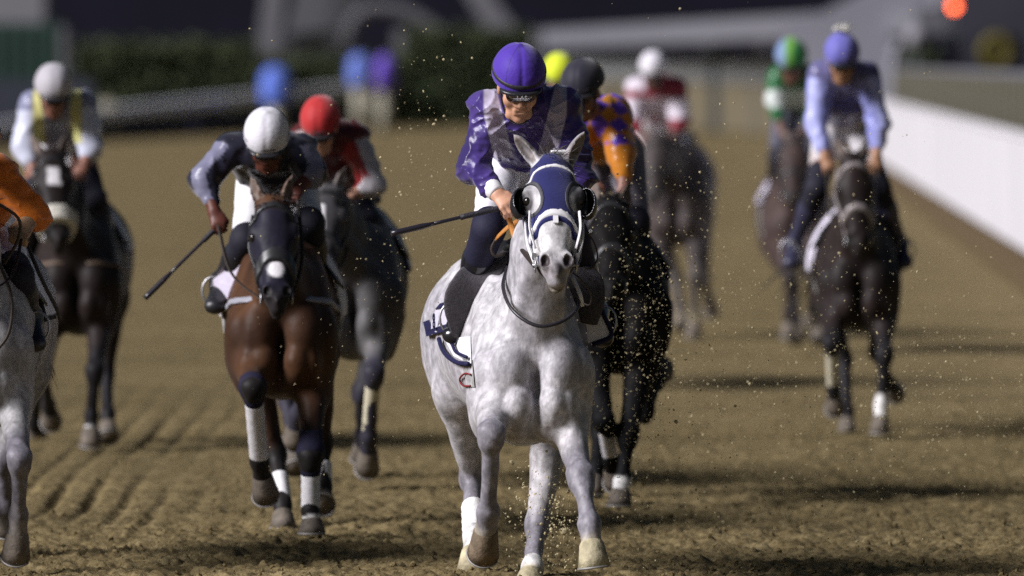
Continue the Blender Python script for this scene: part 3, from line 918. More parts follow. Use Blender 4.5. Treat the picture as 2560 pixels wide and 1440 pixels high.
        for k in (0, 1):
            me = sdf_mesh('boot', bpr[k * 2:k * 2 + 2] + fpr[k * 3:k * 3 + 3], h, bt, .007)
            link('boot', me, s.ob)
        # stirrups
        for i, sd in (('L', -1), ('R', 1)):
            a = J['ft' + i] + V(sd * .035, -.085, -.075) * b
            mb = MB(); pts = [a + V(sd * math.sin(t) * .055, 0.0, .035 - math.cos(t) * .070) for t in np.linspace(0, 2 * math.pi, 16)]
            mb.tube(pts, .0065, 6); mb.obj('stirrup', MATS.get('steel') or mat('steel', (.45, .45, .47), .48, .5, metal=1.0), s.ob, smooth=True)
        # eyes
        em = mat('eye_white', (.7, .68, .66), .15, .5); ed = mat('iris', (.03, .02, .015), .1, .5)
        for i in (-1, 1):
            c = s.Hd(i * .032, .083, .002)
            mb = link('eye', sdf_mesh('eye', [Ell(c, .0125 * s.hk, None, .001)], .003 if h < .01 else .006, em, it=0), s.ob)
            link('iris', sdf_mesh('iris', [Ell(c + s.f * .0095 * s.hk - s.u * .004, .0058 * s.hk, None, .001)], .002 if h < .01 else .005, ed, it=0), mb)
        s.helmet(); s.goggles()
    def helmet(s):
        sp, h, hk, B = s.sp, s.h, s.hk, s.B
        hc = s.Hd(0, -.012, .055)
        R = (.113 * hk, .140 * hk, .128 * hk)
        col = sp['cap']
        hm = mat('cap_' + sp['capname'], rough=sp.get('cap_r', .62), spec=.25, attr=True, sheen=.3, bump=.25, bscale=45)
        # shell: keep what lies above a slanted rim (higher in front than behind)
        rim = unit(-s.u * 1.0 - s.f * .0 + s.f * -.22)
        ro = float(np.dot(rim, s.Hd(0, .10, .022)))
        if callable(col): cf = lambda v: col(v, s)
        else: cf = lambda v: np.tile(np.asarray(col, float), (len(v), 1))
        def panels(v):
            c = cf(v); q = (v - hc); x = q @ s.r; y = q @ s.f
            an = np.arctan2(x, y) / (2 * math.pi) * 6 + .5
            d = np.abs(an - np.round(an)) * np.sqrt(x * x + y * y)
            return mixc(c, c.mean(0) * .45, (d < .0022).astype(float) * .7) if h < .01 else c
        hh = max(h * .7, .004)
        me = sdf_mesh('helmet', [Ell(hc, R, B, .01)], hh, hm, cuts=[(rim, ro)], colf=panels, it=1, disp=lambda x, y, z: .0035 * np.exp(-(((x - hc[0]) * s.r[0] + (y - hc[1]) * s.r[1] + (z - hc[2]) * s.r[2]) / .010) ** 2) + .004 * vnoise(x * 17, y * 17, z * 12) * np.clip((hc[2] + .03 - z) * 20, .15, 1) - .012 * np.exp(-(((x - hc[0]) * s.r[0] + (y - hc[1]) * s.r[1] + (z - hc[2]) * s.r[2]) ** 2 + ((x - hc[0]) * s.f[0] + (y - hc[1]) * s.f[1] + (z - hc[2]) * s.f[2]) ** 2) / .0002))
        s.hel = link('helmet', me, s.ob)
        # rubber band round the rim and peak
        bmx = mat('helmet_band_' + sp.get('bandname', 'black'), sp.get('band', (.025, .022, .03)), .5, .4)
        ro2 = ro - .034 * hk
        me = sdf_mesh('band', [Ell(hc, R, B, .01)], hh, bmx, .0025, shell=.010, cuts=[(rim, ro2 + .0085 * hk), (-rim, -(ro2 - .0085 * hk))], it=1)
        link('band', me, s.hel)
        pm = mat('peak_black', (.02, .02, .024), .35, .5)
        pc = s.Hd(0, .085, .026)
        me = sdf_mesh('peak', [Ell(pc, (.088 * hk, .065 * hk, .022 * hk), B, .01)], hh, pm, cuts=[(s.u, float(np.dot(s.u, pc)) + .008), (-s.f, -float(np.dot(s.f, s.Hd(0, .06, 0))))], it=1)
        link('peak', me, s.hel)
        mb = MB(); mb.tube(curve_pts([s.Hd(-.078, .02, .03), s.Hd(-.068, .045, -.06), s.Hd(-.03, .07, -.125), s.Hd(.03, .07, -.125), s.Hd(.068, .045, -.06), s.Hd(.078, .02, .03)], 18), [(.008, .003)] * 18 if False else .005, 6)
        mb.obj('chin_strap', pm, s.hel, smooth=True)
    def goggles(s):
        sp, h, hk = s.sp, s.h, s.hk
        head = [Ell(s.Hd(0, -.005, .03), (.080 * hk, .104 * hk, .10 * hk), s.B, .02)]
        lo, hi = s.Hd(0, 0, -.030), s.Hd(0, 0, .020)
        key = sp.get('goggle', 'clear')
        if key == 'clear':
            gm = bpy.data.materials.get('goggle_lens')
            if gm is None:
                gm = bpy.data.materials.new('goggle_lens'); gm.use_nodes = True
                t = gm.node_tree; n = t.nodes; n.remove(n['Principled BSDF'])
                gl = n.new('ShaderNodeBsdfGlossy'); gl.inputs['Roughness'].default_value = .06; gl.inputs['Color'].default_value = (.9, .9, .95, 1)
                tr = n.new('ShaderNodeBsdfTransparent'); tr.inputs['Color'].default_value = (.80, .78, .80, 1)
                fr = n.new('ShaderNodeFresnel'); fr.inputs['IOR'].default_value = 1.9
                mx = n.new('ShaderNodeMixShader')
                t.links.new(fr.outputs[0], mx.inputs[0]); t.links.new(tr.outputs[0], mx.inputs[1]); t.links.new(gl.outputs[0], mx.inputs[2])
                t.links.new(mx.outputs[0], n['Material Output'].inputs['Surface'])
        else:
            gm = mat('goggle_dark', (.015, .015, .02), .2, .5)
        hh = max(h * .6, .0035)
        cuts = [(s.u, float(np.dot(s.u, hi))), (-s.u, -float(np.dot(s.u, lo))), (-s.f, -float(np.dot(s.f, s.Hd(0, .028, 0))))]
        me = sdf_mesh('goggles', head + [Seg(s.Hd(-.033, .095, .004), s.Hd(.033, .095, .004), .024 * hk, .024 * hk, .02)], hh, gm, .006, shell=.006, cuts=cuts)
        g = link('goggles', me, s.ob)
        fm = mat('peak_black', (.02, .02, .024), .35, .5)
        for z in (-.031, .021):
            a = s.Hd(0, 0, z)
            me = sdf_mesh('frame', head + [Seg(s.Hd(-.033, .095, .004), s.Hd(.033, .095, .004), .024 * hk, .024 * hk, .02)], hh, fm, .009, shell=.012,
                          cuts=[(s.u, float(np.dot(s.u, a)) + .0045 * hk), (-s.u, -float(np.dot(s.u, a)) + .0045 * hk), (-s.f, -float(np.dot(s.f, s.Hd(0, .02, 0))))])
            link('frame', me, g)
    def whip(s, a, b, label, rad=.009, handle=.3):
        a = s.w(a); b = s.w(b); u = unit(b - a); L = np.linalg.norm(b - a)
        e = empty('whip', a)
        m1 = mat('whip_shaft', (.018, .016, .024), .3, .5); m2 = mat('whip_grip', (.02, .018, .026), .6, .4, .3, 50, .5, 120)
        mb = MB(); mb.tube([u * t for t in np.linspace(.0, L * .70, 6)], [rad] * 6, 10); mb.obj('shaft', m1, e, smooth=True)
        mb = MB(); mb.tube([u * t for t in np.linspace(-.04, L * handle, 12)], [rad * 1.5 + (.0008 if i % 2 else 0) for i in range(12)], 10); mb.obj('grip', m2, e, smooth=True)
        mb = MB(); ts = np.linspace(L * .64, L, 8); mb.tube([u * t for t in ts], [(rad * (1.0 + 1.0 * min(1, i / 2)), rad * (1.0 + .6 * min(1, i / 2))) for i in range(8)], 10)
        mb.obj('flap', m1, e, smooth=True)
        tag(e, label, 'whip', 'whips held by the riders')
        return e
# ------------------------------------------------------------------ ground
def ground_mat():
    m = bpy.data.materials.new('track_dirt'); m.use_nodes = True
    t = m.node_tree; n = t.nodes; L = t.links; b = n['Principled BSDF']
    b.inputs['Roughness'].default_value = .95; b.inputs['Specular IOR Level'].default_value = .12
    tc = n.new('ShaderNodeTexCoord')
    def noise(sc, det, rough=.6, vec=None):
        q = n.new('ShaderNodeTexNoise'); q.inputs['Scale'].default_value = sc; q.inputs['Detail'].default_value = det; q.inputs['Roughness'].default_value = rough
        L.new(vec or tc.outputs['Object'], q.inputs['Vector']); return q.outputs['Fac']
    def ramp(src, stops):
        r = n.new('ShaderNodeValToRGB'); L.new(src, r.inputs['Fac'])
        r.color_ramp.elements[0].position = stops[0][0]; r.color_ramp.elements[0].color = (*stops[0][1], 1)
        r.color_ramp.elements[1].position = stops[-1][0]; r.color_ramp.elements[1].color = (*stops[-1][1], 1)
        for p, c in stops[1:-1]:
            e = r.color_ramp.elements.new(p); e.color = (*c, 1)
        return r.outputs['Color']
    c1 = ramp(noise(9, 10, .72), [(.30, (.080, .058, .026)), (.48, (.172, .131, .062)), (.72, (.285, .228, .120))])
    c2 = ramp(noise(.55, 4), [(.35, (.80, .80, .80)), (.65, (1.12, 1.12, 1.12))])
    mx = n.new('ShaderNodeMix'); mx.data_type = 'RGBA'; mx.blend_type = 'MULTIPLY'; mx.inputs['Factor'].default_value = 1
    L.new(c1, mx.inputs['A']); L.new(c2, mx.inputs['B'])
    # finer mottling, darker and paler crumbs
    c3 = ramp(noise(38, 5, .7), [(.38, (.42, .40, .36)), (.5, (1, 1, 1)), (.70, (1.35, 1.34, 1.28))])
    m2 = n.new('ShaderNodeMix'); m2.data_type = 'RGBA'; m2.blend_type = 'MULTIPLY'; m2.inputs['Factor'].default_value = .85
    L.new(mx.outputs['Result'], m2.inputs['A']); L.new(c3, m2.inputs['B'])
    L.new(m2.outputs['Result'], b.inputs['Base Color'])
    bp = n.new('ShaderNodeBump'); bp.inputs['Strength'].default_value = .7; bp.inputs['Distance'].default_value = .02
    L.new(noise(30, 8, .7), bp.inputs['Height']); L.new(bp.outputs['Normal'], b.inputs['Normal'])
    return m
def gz(x, y):
    """height of the harrowed track"""
    z = .016 * vnoise(x * 1.7, y * .9, x * 0 + 1.5)
    a = np.clip((70 - y) / 26, .25, 1)
    wx = .05 * vnoise(x * 7, y * 6, x * 0 + 6.6) + .02 * vnoise(x * 19, y * 15, x * 0 + 3.6)
    xs = x + wx + .22 * y
    l1 = np.abs(vnoise(xs * 7, (y + wx) * 4.2, x * 0 + 4.2)); l2 = np.abs(vnoise(xs * 15 + 3, (y - wx) * 11, x * 0 + 8.1)); l3 = np.abs(vnoise(xs * 34, (y + wx) * 24, x * 0 + 2.7))
    wgt = np.exp(-((x + 2.2) / .7) ** 2) * np.clip((72 - y) / 15, 0, 1) * np.clip((y - 43) / 4, 0, 1)
    a = a * (1 - .55 * wgt)
    z = z + a * (.030 * l1 + .030 * l2 + .024 * l3 + .008 * vnoise(x * 70, y * 50, x * 0 + 1.7) - .026)
    pit = vnoise(x * 4.1 + 9, y * 2.6 + 3, x * 0 + 5.5)
    z = z - a * .08 * np.clip(pit - .30, 0, 1)
    # furrows left along the track, most on the left
    wgt = np.exp(-((x + 2.2) / .6) ** 2) * np.clip((70 - y) / 15, 0, 1) * np.clip((y - 43) / 4, 0, 1)
    ph = (x + .03 * vnoise(x * 1.3, y * .3, x * 0)) * 33
    z = z - wgt * .032 * np.clip(np.sin(ph) - .1, 0, 1) * np.clip(.7 + vnoise(x * 2.2, y * .25, x * 0 + 7.7), 0, 1.4)
    return z
def build_ground():
    ys = list(np.arange(-60, 36, 8.0)) + [37, 38, 39]
    y = 39.5
    while y < 900:
        ys.append(y)
        y += .046 * (y / 45) ** 2 if y < 58 else .046 * (y / 45) ** 2 * (y / 58) ** 2
    ys += [1100, 1400, 1800, 2400]
    ys = np.array(ys)
    u = np.concatenate([-np.geomspace(60, 1.8, 9), np.linspace(-1.6, 1.6, 500), np.geomspace(1.8, 60, 9)])
    hw = np.clip(.0566 * ys, 2.2, 40)
    X = u[None, :] * hw[:, None]; Y = np.repeat(ys[:, None], len(u), 1)
    Z = gz(X, Y) * np.where((np.abs(u)[None, :] < 1.65) & (ys[:, None] > 39) & (ys[:, None] < 330), 1, 0)
    ny, nx = X.shape
    i = np.arange(ny * nx).reshape(ny, nx)
    f = np.stack([i[:-1, :-1], i[:-1, 1:], i[1:, 1:], i[1:, :-1]], -1).reshape(-1, 4)
    gm = ground_mat()
    o = link('ground', mesh_np('ground', np.stack([X, Y, Z], -1).reshape(-1, 3), f, [gm]))
    o['kind'] = 'structure'
    # loose crumbs and clods lying on the track
    rnd = np.random.RandomState(5)
    N = 5000
    yy = 40.4 + 22 * rnd.rand(N) ** 1.7; xx = (rnd.rand(N) * 2 - 1) * .062 * yy
    rr = .004 + .016 * rnd.rand(N) ** 3.5
    o = link('loose_dirt', lumps(xx, yy, gz(xx, yy) + rr * .3, rr, rnd, gm)); o['kind'] = 'stuff'; tag(o, 'loose crumbs and clods of brown dirt lying on the track')

ICO_V = None
def ico():
    t = (1 + 5 ** .5) / 2
    v = np.array([(-1, t, 0), (1, t, 0), (-1, -t, 0), (1, -t, 0), (0, -1, t), (0, 1, t), (0, -1, -t), (0, 1, -t), (t, 0, -1), (t, 0, 1), (-t, 0, -1), (-t, 0, 1)]) / math.sqrt(1 + t * t)
    f = np.array([(0, 11, 5), (0, 5, 1), (0, 1, 7), (0, 7, 10), (0, 10, 11), (1, 5, 9), (5, 11, 4), (11, 10, 2), (10, 7, 6), (7, 1, 8), (3, 9, 4), (3, 4, 2), (3, 2, 6), (3, 6, 8), (3, 8, 9), (4, 9, 5), (2, 4, 11), (6, 2, 10), (8, 6, 7), (9, 8, 1)])
    return v, f
def lumps(x, y, z, r, rnd, m, name='loose_dirt', squash=(.6, 1.15)):
    v, f = ico(); N = len(x)
    vv = v[None] * (1 + .45 * (rnd.rand(N, 12, 1) - .5)) * (squash[0] + (squash[1] - squash[0]) * rnd.rand(N, 1, 3))
    an = rnd.rand(N) * 6.28; c, s_ = np.cos(an)[:, None], np.sin(an)[:, None]
    vx = vv[..., 0] * c - vv[..., 2] * s_; vz = vv[..., 0] * s_ + vv[..., 2] * c
    vv = np.stack([vx, vv[..., 1], vz], -1) * np.asarray(r)[:, None, None] + np.stack([x, y, z], -1)[:, None]
    ff = (f[None] + (np.arange(N) * 12)[:, None, None]).reshape(-1, 3)
    return mesh_np(name, vv.reshape(-1, 3), ff, [m], False)
build_ground()

# ------------------------------------------------------------------ the inner rail on the right
def wall_xy(d):
    """line of the white boards on the right"""
    return 6.07 + (d - 107) * .0226 - np.maximum(d - 215, 0) ** 2 * .00018
def build_wall():
    root = empty('track_barrier', (wall_xy(107), 107, 0))
    tag(root, 'long white boarded barrier curving along the right edge of the dirt track', 'barrier')
    wm = mat('barrier_white', (.66, .65, .69), .45, .4, .10, 1.3, .05, 4, stretch=(1, 1, .2))
    wm2 = mat('barrier_white_worn', (.60, .59, .63), .5, .4, .14, 1.1, .05, 4, stretch=(1, 1, .2))
    pm = mat('barrier_post', (.45, .45, .47), .5, .4)
    d = 62.0; k = 0
    while d < 268:
        e = d + 2.9
        a = V(wall_xy(d), d, 0); b = V(wall_xy(e), e, 0); u = unit(b - a)
        mb = MB(); c = (a + b) / 2 + V(0, 0, .745)
        R = np.stack([u, np.cross(V(0, 0, 1), u), V(0, 0, 1)], 1)
        mb.box(c, (np.linalg.norm(b - a) - .012, .05, 1.33), R)
        mb.obj('panel', wm2 if k % 3 == 1 else wm, root, rel=root.location)
        mb = MB(); mb.box(a + V(.11, 0, .66), (.08, .08, 1.32), R)
        mb.obj('post', pm, root, rel=root.location)
        mb = MB(); mb.box(c + V(-.0, 0, .70), (np.linalg.norm(b - a) - .012, .11, .06), R)
        mb.obj('cap_rail', wm, root, rel=root.location)
        d = e; k += 1
    # low dark brown strip along the foot
    ys = np.arange(60, 268, 3.0)
    v = []; f = []
    for i, yv in enumerate(ys):
        x = wall_xy(yv)
        v += [(x - .60, yv, .012), (x - .42, yv, .05), (x - .10, yv, .06), (x + .1, yv, .03)]
        if i: 
            for q in range(3): f.append((4 * i - 4 + q, 4 * i - 4 + q + 1, 4 * i + q + 1, 4 * i + q))
    o = link('foot_strip', mesh_np('foot_strip', v, f, [mat('foot_strip_brown', (.10, .07, .034), .95, .1, .35, 3, .5, 12)])); o['kind'] = 'structure'
    # crowd fence behind it
    r2 = empty('picket_fence', (wall_xy(107) + 1.1, 107, 0))
    tag(r2, 'tall fence of upright olive grey boards behind the white barrier', 'fence')
    bm = mat('fence_bar', (.10, .092, .066), .6, .3); rm = mat('fence_rail', (.15, .15, .165), .5, .3)
    me = None
    for yv in np.arange(72, 250, 3.6):
        x = wall_xy(yv) + 1.1
        if me is None:
            mb = MB(); mb.box((0, 0, 1.02), (.10, 1.5, 2.04)); me = mb.mesh('bar', bm, False)
        link('bar', me, r2, V(x, yv, 0) - V(*r2.location))
    for z, w in ((2.08, .16), (1.55, .06), (.25, .06)):
        mb = MB(); mb.tube([(wall_xy(q) + 1.1, q, z) for q in np.arange(70, 252, 6.0)], w / 2, 6); mb.obj('rail', rm, r2, rel=r2.location)
    sh = MB()
    for q in np.arange(70, 250, 6.0):
        sh.beam((wall_xy(q) + 1.3, q, 1.0), (wall_xy(q + 6) + 1.3, q + 6, 1.0), .02, 1.9)
    sh.obj('mesh_backing', mat('fence_backing', (.022, .022, .020), .8, .2), r2, rel=r2.location)
build_wall()

# ------------------------------------------------------------------ far side of the track
def rail_fence(name, label, pts, rails, posts, railm, postm, rr=.10):
    root = empty(name, V(pts[0][0], pts[0][1], 0)); tag(root, label, 'fence')
    pts = [np.asarray(p, float) for p in pts]
    for z, r in rails:
        mb = MB(); mb.tube([p + V(0, 0, z) for p in curve_pts(pts, 20)], r, 8); mb.obj('rail', railm, root, smooth=True, rel=root.location)
    for (p, hgt, w) in posts:
        mb = MB(); mb.box((p[0], p[1], hgt / 2), (w, w, hgt)); mb.obj('post', postm, root, rel=root.location)
    return root
def G(px, py):
    """ground point seen at a photo position"""
    d = F * CAMH / (py - HOR); return V((px - 1280) / F * d, d, 0)
def build_far():
    rw = mat('rail_white', (.72, .71, .74), .45, .4); pw = mat('rail_post', (.34, .32, .25), .5, .3); pg = mat('rail_post_grey', (.30, .30, .32), .6, .3)
    d_ = lambda px: 264 + (px - 240) * (330 - 264) / 920
    gp = lambda px: V((px - 1280) / F * d_(px), d_(px), 0)
    posts = [(gp(265), 1.15, .42), (gp(925), 1.75, .62), (gp(1160), 1.1, .40), (gp(-120), 1.15, .4), (gp(1420), 1.1, .35)]
    rz = lambda px: .955 + (px - 500) / 600 * .585
    rail_fence('running_rail', 'long pale running rail on posts across the far left of the track', [gp(q) + V(0, 0, rz(q)) for q in (-500, 200, 700, 1200, 1500)], [(0, .22)], posts, rw, pw)
    # dark boards under that rail
    b = empty('dark_hoarding', gp(650)); tag(b, 'low dark navy boards under the far running rail', 'hoarding')
    dk = mat('board_navy', (.010, .011, .026), .7, .2, .2, .5)
    xs = [-300, 0, 275, 480, 690, 900, 950, 1150, 1340]
    for x0, x1 in zip(xs[:-1], xs[1:]):
        bh = .62 + max(0, (x0 - 300) / 800) * .42
        mb = MB(); mb.beam(gp(x0) + V(0, 1.2, bh / 2), gp(x1 - 6) + V(0, 1.2, bh / 2), .08, bh); mb.obj('board', dk, b, rel=b.location)
    # hedges
    lf = mat('hedge_leaves', (.042, .054, .024), .7, .25, .45, 2.2)
    def hedge(label, px0, px1, d, z0, z1, depth=2.2, n=2600, seed=1):
        a = W(px0, HOR, d); b2 = W(px1, HOR, d); rnd = np.random.RandomState(seed)
        L = abs(b2[0] - a[0]); root = empty('hedge', ((a[0] + b2[0]) / 2, d, 0)); tag(root, label, 'hedge')
        core = MB(); nx = 24; vs = []
        prof = [(-.46, z0), (-.48, (z0 + z1) / 2), (-.36, z1 - .12), (0, z1 - .04), (.36, z1 - .12), (.48, z0)]
        mbv = []; mbf = []
        for i in range(nx + 1):
            x = -L / 2 + L * i / nx
            for (q, z) in prof:
                mbv.append((x, q * depth * (1 + .08 * rnd.randn()), z + (.08 * rnd.randn() if z > z0 else 0)))
        for i in range(nx):
            for k in range(5): mbf.append((i * 6 + k, i * 6 + k + 1, (i + 1) * 6 + k + 1, (i + 1) * 6 + k))
        mbf += [tuple(range(6)), tuple(range(nx * 6 + 5, nx * 6 - 1, -1))]
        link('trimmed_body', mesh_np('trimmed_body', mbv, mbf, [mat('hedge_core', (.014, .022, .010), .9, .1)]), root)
        x = (rnd.rand(n) - .5) * L; t = rnd.rand(n)
        top = rnd.rand(n) < .45
        z = np.where(top, z1 + .12 * rnd.randn(n), z0 + (z1 - z0) * t); y = np.where(top, (rnd.rand(n) - .5) * depth, -depth * .5 + .12 * rnd.randn(n))
        c = np.stack([x, y, z], -1); s_ = .10 + .10 * rnd.rand(n)
        d1 = rnd.randn(n, 3); d1 /= np.linalg.norm(d1, axis=1)[:, None]; d2 = np.cross(d1, rnd.randn(n, 3)); d2 /= np.linalg.norm(d2, axis=1)[:, None]
        v = np.stack([c - d1 * s_[:, None], c + d2 * s_[:, None] * .5, c + d1 * s_[:, None], c - d2 * s_[:, None] * .5], 1).reshape(-1, 3)
        o = link('leaves', mesh_np('leaves', v, np.arange(4 * n).reshape(n, 4), [lf], False), root); o['kind'] = 'stuff'
    hedge('clipped dark green hedge behind the far rail, left of the white gantry leg', 190, 640, 300, .0, 2.75, seed=1)
    hedge('lower dark hedge behind the blue marker, between the gantry legs', 640, 1010, 318, .0, 2.25, seed=2)
    hedge('taller dark green hedge behind the purple helmet', 1010, 1330, 318, .0, 3.2, seed=3)
    hedge('small green bush by the pale walkway right of the white capped rider', 1715, 1775, 322, .0, 1.5, 1.0, 500, 4)
    # light band on the left hedge: a pale kerb wall behind it
    # markers with blue covers
    def marker(label, px, d, ztop, hgt, w, col, cname, base):
        p = W(px, HOR, d); root = empty('distance_marker', (p[0], d, 0)); tag(root, label, 'marker post', 'padded markers on the far rail')
        cm = mat('marker_' + cname, col, .6, .3, .08, 3)
        mb = MB(); mb.tube([(0, 0, 0), (0, 0, ztop - hgt + .05)], .22, 10); mb.obj('post', base, root, smooth=True)
        mb = MB(); zs = np.linspace(ztop - hgt, ztop, 9)
        mb.tube([(0, 0, z) for z in zs], [w * .5 * r for r in (.86, .95, 1, 1, 1, 1, .95, .8, .45)], 14); mb.obj('cover', cm, root, smooth=True)
        mb = MB(); mb.tube([(0, 0, ztop - .02), (0, 0, ztop + .05)], .05, 8); mb.obj('knob', base, root, smooth=True)
    sB = F / 285
    marker('rounded blue padded marker above the white helmet', 690, 285, CAMH - (168 - HOR) / sB, 1.15, .95, (.10, .17, .60), 'blue', pw)
    marker('blue padded marker touching a purple one on the far rail', 900, 296, CAMH - (136 - HOR) / (F / 296), 1.05, .78, (.12, .18, .55), 'blue2', pw)
    marker('purple padded marker touching a blue one on the far rail', 963, 297, CAMH - (138 - HOR) / (F / 297), 1.15, .66, (.13, .07, .48), 'purple', pw)
    # white steel gantry behind the hedges
    gm = mat('gantry_paint', (.13, .13, .145), .5, .4)
    gd = 335.0; g = empty('steel_gantry', W(900, HOR, gd) * V(1, 1, 0)); tag(g, 'big pale steel gantry with leaning legs and an arched brace behind the hedges', 'gantry')
    def gb(name, p0, p1, w, dd=0, hgt=None):
        mb = MB(); mb.beam(W(p0[0], p0[1], gd + dd), W(p1[0], p1[1], gd + dd), w, w); mb.obj(name, gm, g, rel=g.location)
    gb('leg', (712, -260), (650, 300), .80); gb('leg', (1060, -260), (1215, 20), .9); gb('leg', (1215, 20), (1420, 300), .92, .0)
    gb('crossbeam', (690, 115), (880, 92), .75, 1.2); gb('crossbeam', (985, 98), (1180, 104), .75, 1.2)
    mb = MB(); a = [W(x, y, gd + .8) for x, y in ((872, 105), (880, 60), (920, 24), (1000, 26), (1070, 58), (1130, 104))]
    mb.tube(curve_pts(a, 16), .26, 8); mb.obj('arch_brace', mat('gantry_panel', (.10, .10, .11), .6, .3), g, smooth=True, rel=g.location)
    mb = MB()
    q = [W(x, y, gd + 2) for x, y in ((800, -260), (930, -260), (905, 30), (868, 92), (705, 118))]
    n_ = len(q); vs = [p for p in q] + [p + V(0, .3, 0) for p in q]
    mb.add(vs, [tuple(range(n_))[::-1], tuple(range(n_, 2 * n_))] + [(i, (i + 1) % n_, (i + 1) % n_ + n_, i + n_) for i in range(n_)])
    mb.obj('gusset_panel', mat('gantry_panel', (.10, .10, .11), .6, .3), g, rel=g.location)
    # raised walkway on the right
    wd_ = lambda px: 350 - (px - 1320) * (350 - 245) / 900
    wp = lambda px, z: V((px - 1280) / F * wd_(px), wd_(px), z)
    rw2 = empty('raised_walkway', wp(1700, 0)); tag(rw2, 'long grey raised walkway with posts and a lower pale board, right of the purple helmet', 'walkway')
    wm = mat('walkway_concrete', (.135, .135, .155), .7, .3, .12, .6); wl = mat('walkway_board', (.15, .155, .155), .7, .3, .1, .7)
    mb = MB(); mb.beam(wp(1240, 3.05), wp(2330, 3.35), .8, .68); mb.obj('deck', wm, rw2, rel=rw2.location)
    mb = MB(); mb.beam(wp(1240, 2.05) + V(0, .5, 0), wp(1960, 2.0) + V(0, .5, 0), .2, .78); mb.obj('lower_board', wl, rw2, rel=rw2.location)
    mb = MB(); mb.beam(wp(1240, .85) + V(0, 1.2, 0), wp(1960, .85) + V(0, 1.2, 0), .2, 1.6); mb.obj('base_wall', mat('walkway_base', (.13, .11, .07), .8, .2, .15, .8), rw2, rel=rw2.location)
    for px in (1290, 1460, 1530, 1585, 1770, 1900):
        mb = MB(); mb.beam(wp(px, 0) + V(0, .25, 0), wp(px, 3.0) + V(0, .25, 0), .5, .5); mb.obj('post', wm, rw2, rel=rw2.location)
    mb = MB(); mb.beam(wp(1818, 0) + V(-.3, -1.0, 0), wp(1818, 2.8) + V(-.3, -1.0, 0), .55, .4); mb.obj('dark_pillar', mat('pillar_slate', (.055, .065, .075), .6, .3), rw2, rel=rw2.location)
    # pale curved shelter wall
    sd = 238.0; sh = empty('curved_shelter', W(2120, HOR, sd) * V(1, 1, 0)); tag(sh, 'pale grey curved shelter wall behind the lavender helmet', 'shelter')
    out = [(1940, 60), (2060, 30), (2230, -60), (2480, -230), (2400, -60), (2330, 22), (2270, 72), (2238, 130), (2228, 200), (2230, 330), (1990, 330), (1965, 140)]
    q = [W(x, y, sd) for x, y in out]; n_ = len(q); mb = MB()
    mb.add(q + [p + V(0, .5, 0) for p in q], [tuple(range(n_)), tuple(range(2 * n_ - 1, n_ - 1, -1))] + [(i, i + n_, (i + 1) % n_ + n_, (i + 1) % n_) for i in range(n_)])
    mb.obj('wall', mat('shelter_wall', (.22, .22, .26), .7, .3, .06, .4), sh, rel=sh.location)
    mb = MB(); mb.tube(curve_pts([W(x, y, sd) + V(0, -.05, 0) for x, y in out[3:10]], 24), .10, 8); mb.obj('edge_trim', mat('shelter_trim', (.22, .22, .25), .6, .3), sh, smooth=True, rel=sh.location)
    # added dark backdrop behind everything, and the building on the right
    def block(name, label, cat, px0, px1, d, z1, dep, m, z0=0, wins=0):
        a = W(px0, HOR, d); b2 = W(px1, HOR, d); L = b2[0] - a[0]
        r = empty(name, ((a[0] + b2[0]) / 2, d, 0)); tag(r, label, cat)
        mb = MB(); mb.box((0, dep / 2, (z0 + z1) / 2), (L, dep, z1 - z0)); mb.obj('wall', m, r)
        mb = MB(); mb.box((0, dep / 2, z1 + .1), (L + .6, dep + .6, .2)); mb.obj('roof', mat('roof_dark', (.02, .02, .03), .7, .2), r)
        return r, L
    nv = mat('backdrop_navy', (.0055, .0055, .014), .8, .15, .2, .3); nv2 = mat('tote_wall', (.036, .036, .050), .7, .2, .2, .4)
    r, L = block('night_backdrop', 'huge dark navy block added in place of the unlit night behind the track', 'building', -900, 3300, 430, 16, 25, nv)  # made-up block: hides the sky, its near-black colour stands in for darkness
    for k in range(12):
        mb = MB(); mb.box((-L / 2 + L * (k + .5) / 12, -.15, 9), (L / 14, .2, 5)); mb.obj('window', mat('dark_pane', (.006, .006, .014), .5, .2), r)  # made-up dark panes on the added backdrop
    r, L = block('tote_board_building', 'dark grey building with a round sign behind the bar fence at the right', 'building', 2215, 3000, 262, 9, 12, nv2)
    for x0 in (0.2, .6):
        mb = MB(); mb.box((-L / 2 + L * (x0 * .5 + .05), -.06, 2.3), (1.2, .1, 1.5)); mb.obj('window', mat('dark_pane', (.006, .006, .014), .5, .2), r)
    # round yellow sign with a dark middle
    sg = W(2492, 128, 255); s0 = empty('round_sign', sg); tag(s0, 'dull yellow ring sign with a dark middle at the upper right', 'sign')
    mb = MB(); mb.tube([(.36 * math.cos(t), 0, .36 * math.sin(t)) for t in np.linspace(0, 2 * math.pi, 28)], (.20, .06) if False else .17, 8); mb.obj('ring', mat('sign_yellow', (.085, .070, .010), .6, .3), s0, smooth=True)
    mb = MB(); mb.tube([(0, .03, 0), (0, .09, 0)], .36, 24); mb.obj('disc', mat('sign_dark', (.015, .015, .02), .6, .3), s0)
    mb = MB(); mb.box((0, .25, -.9), (.12, .12, 2.6)); mb.obj('post', mat('pillar_slate', (.055, .065, .075), .6, .3), s0)
    # grey round lamp hood and green plant under it
    sg = W(2290, 92, 225); s0 = empty('loudspeaker_horn', sg); tag(s0, 'round grey horn on a post beside the shelter edge', 'loudspeaker')
    mb = MB(); mb.tube([(0, -.1, 0), (0, .05, 0), (0, .3, 0), (0, .4, 0)], [.27, .24, .12, .10], 18); mb.obj('horn', mat('horn_grey', (.24, .23, .26), .5, .3), s0, smooth=True)
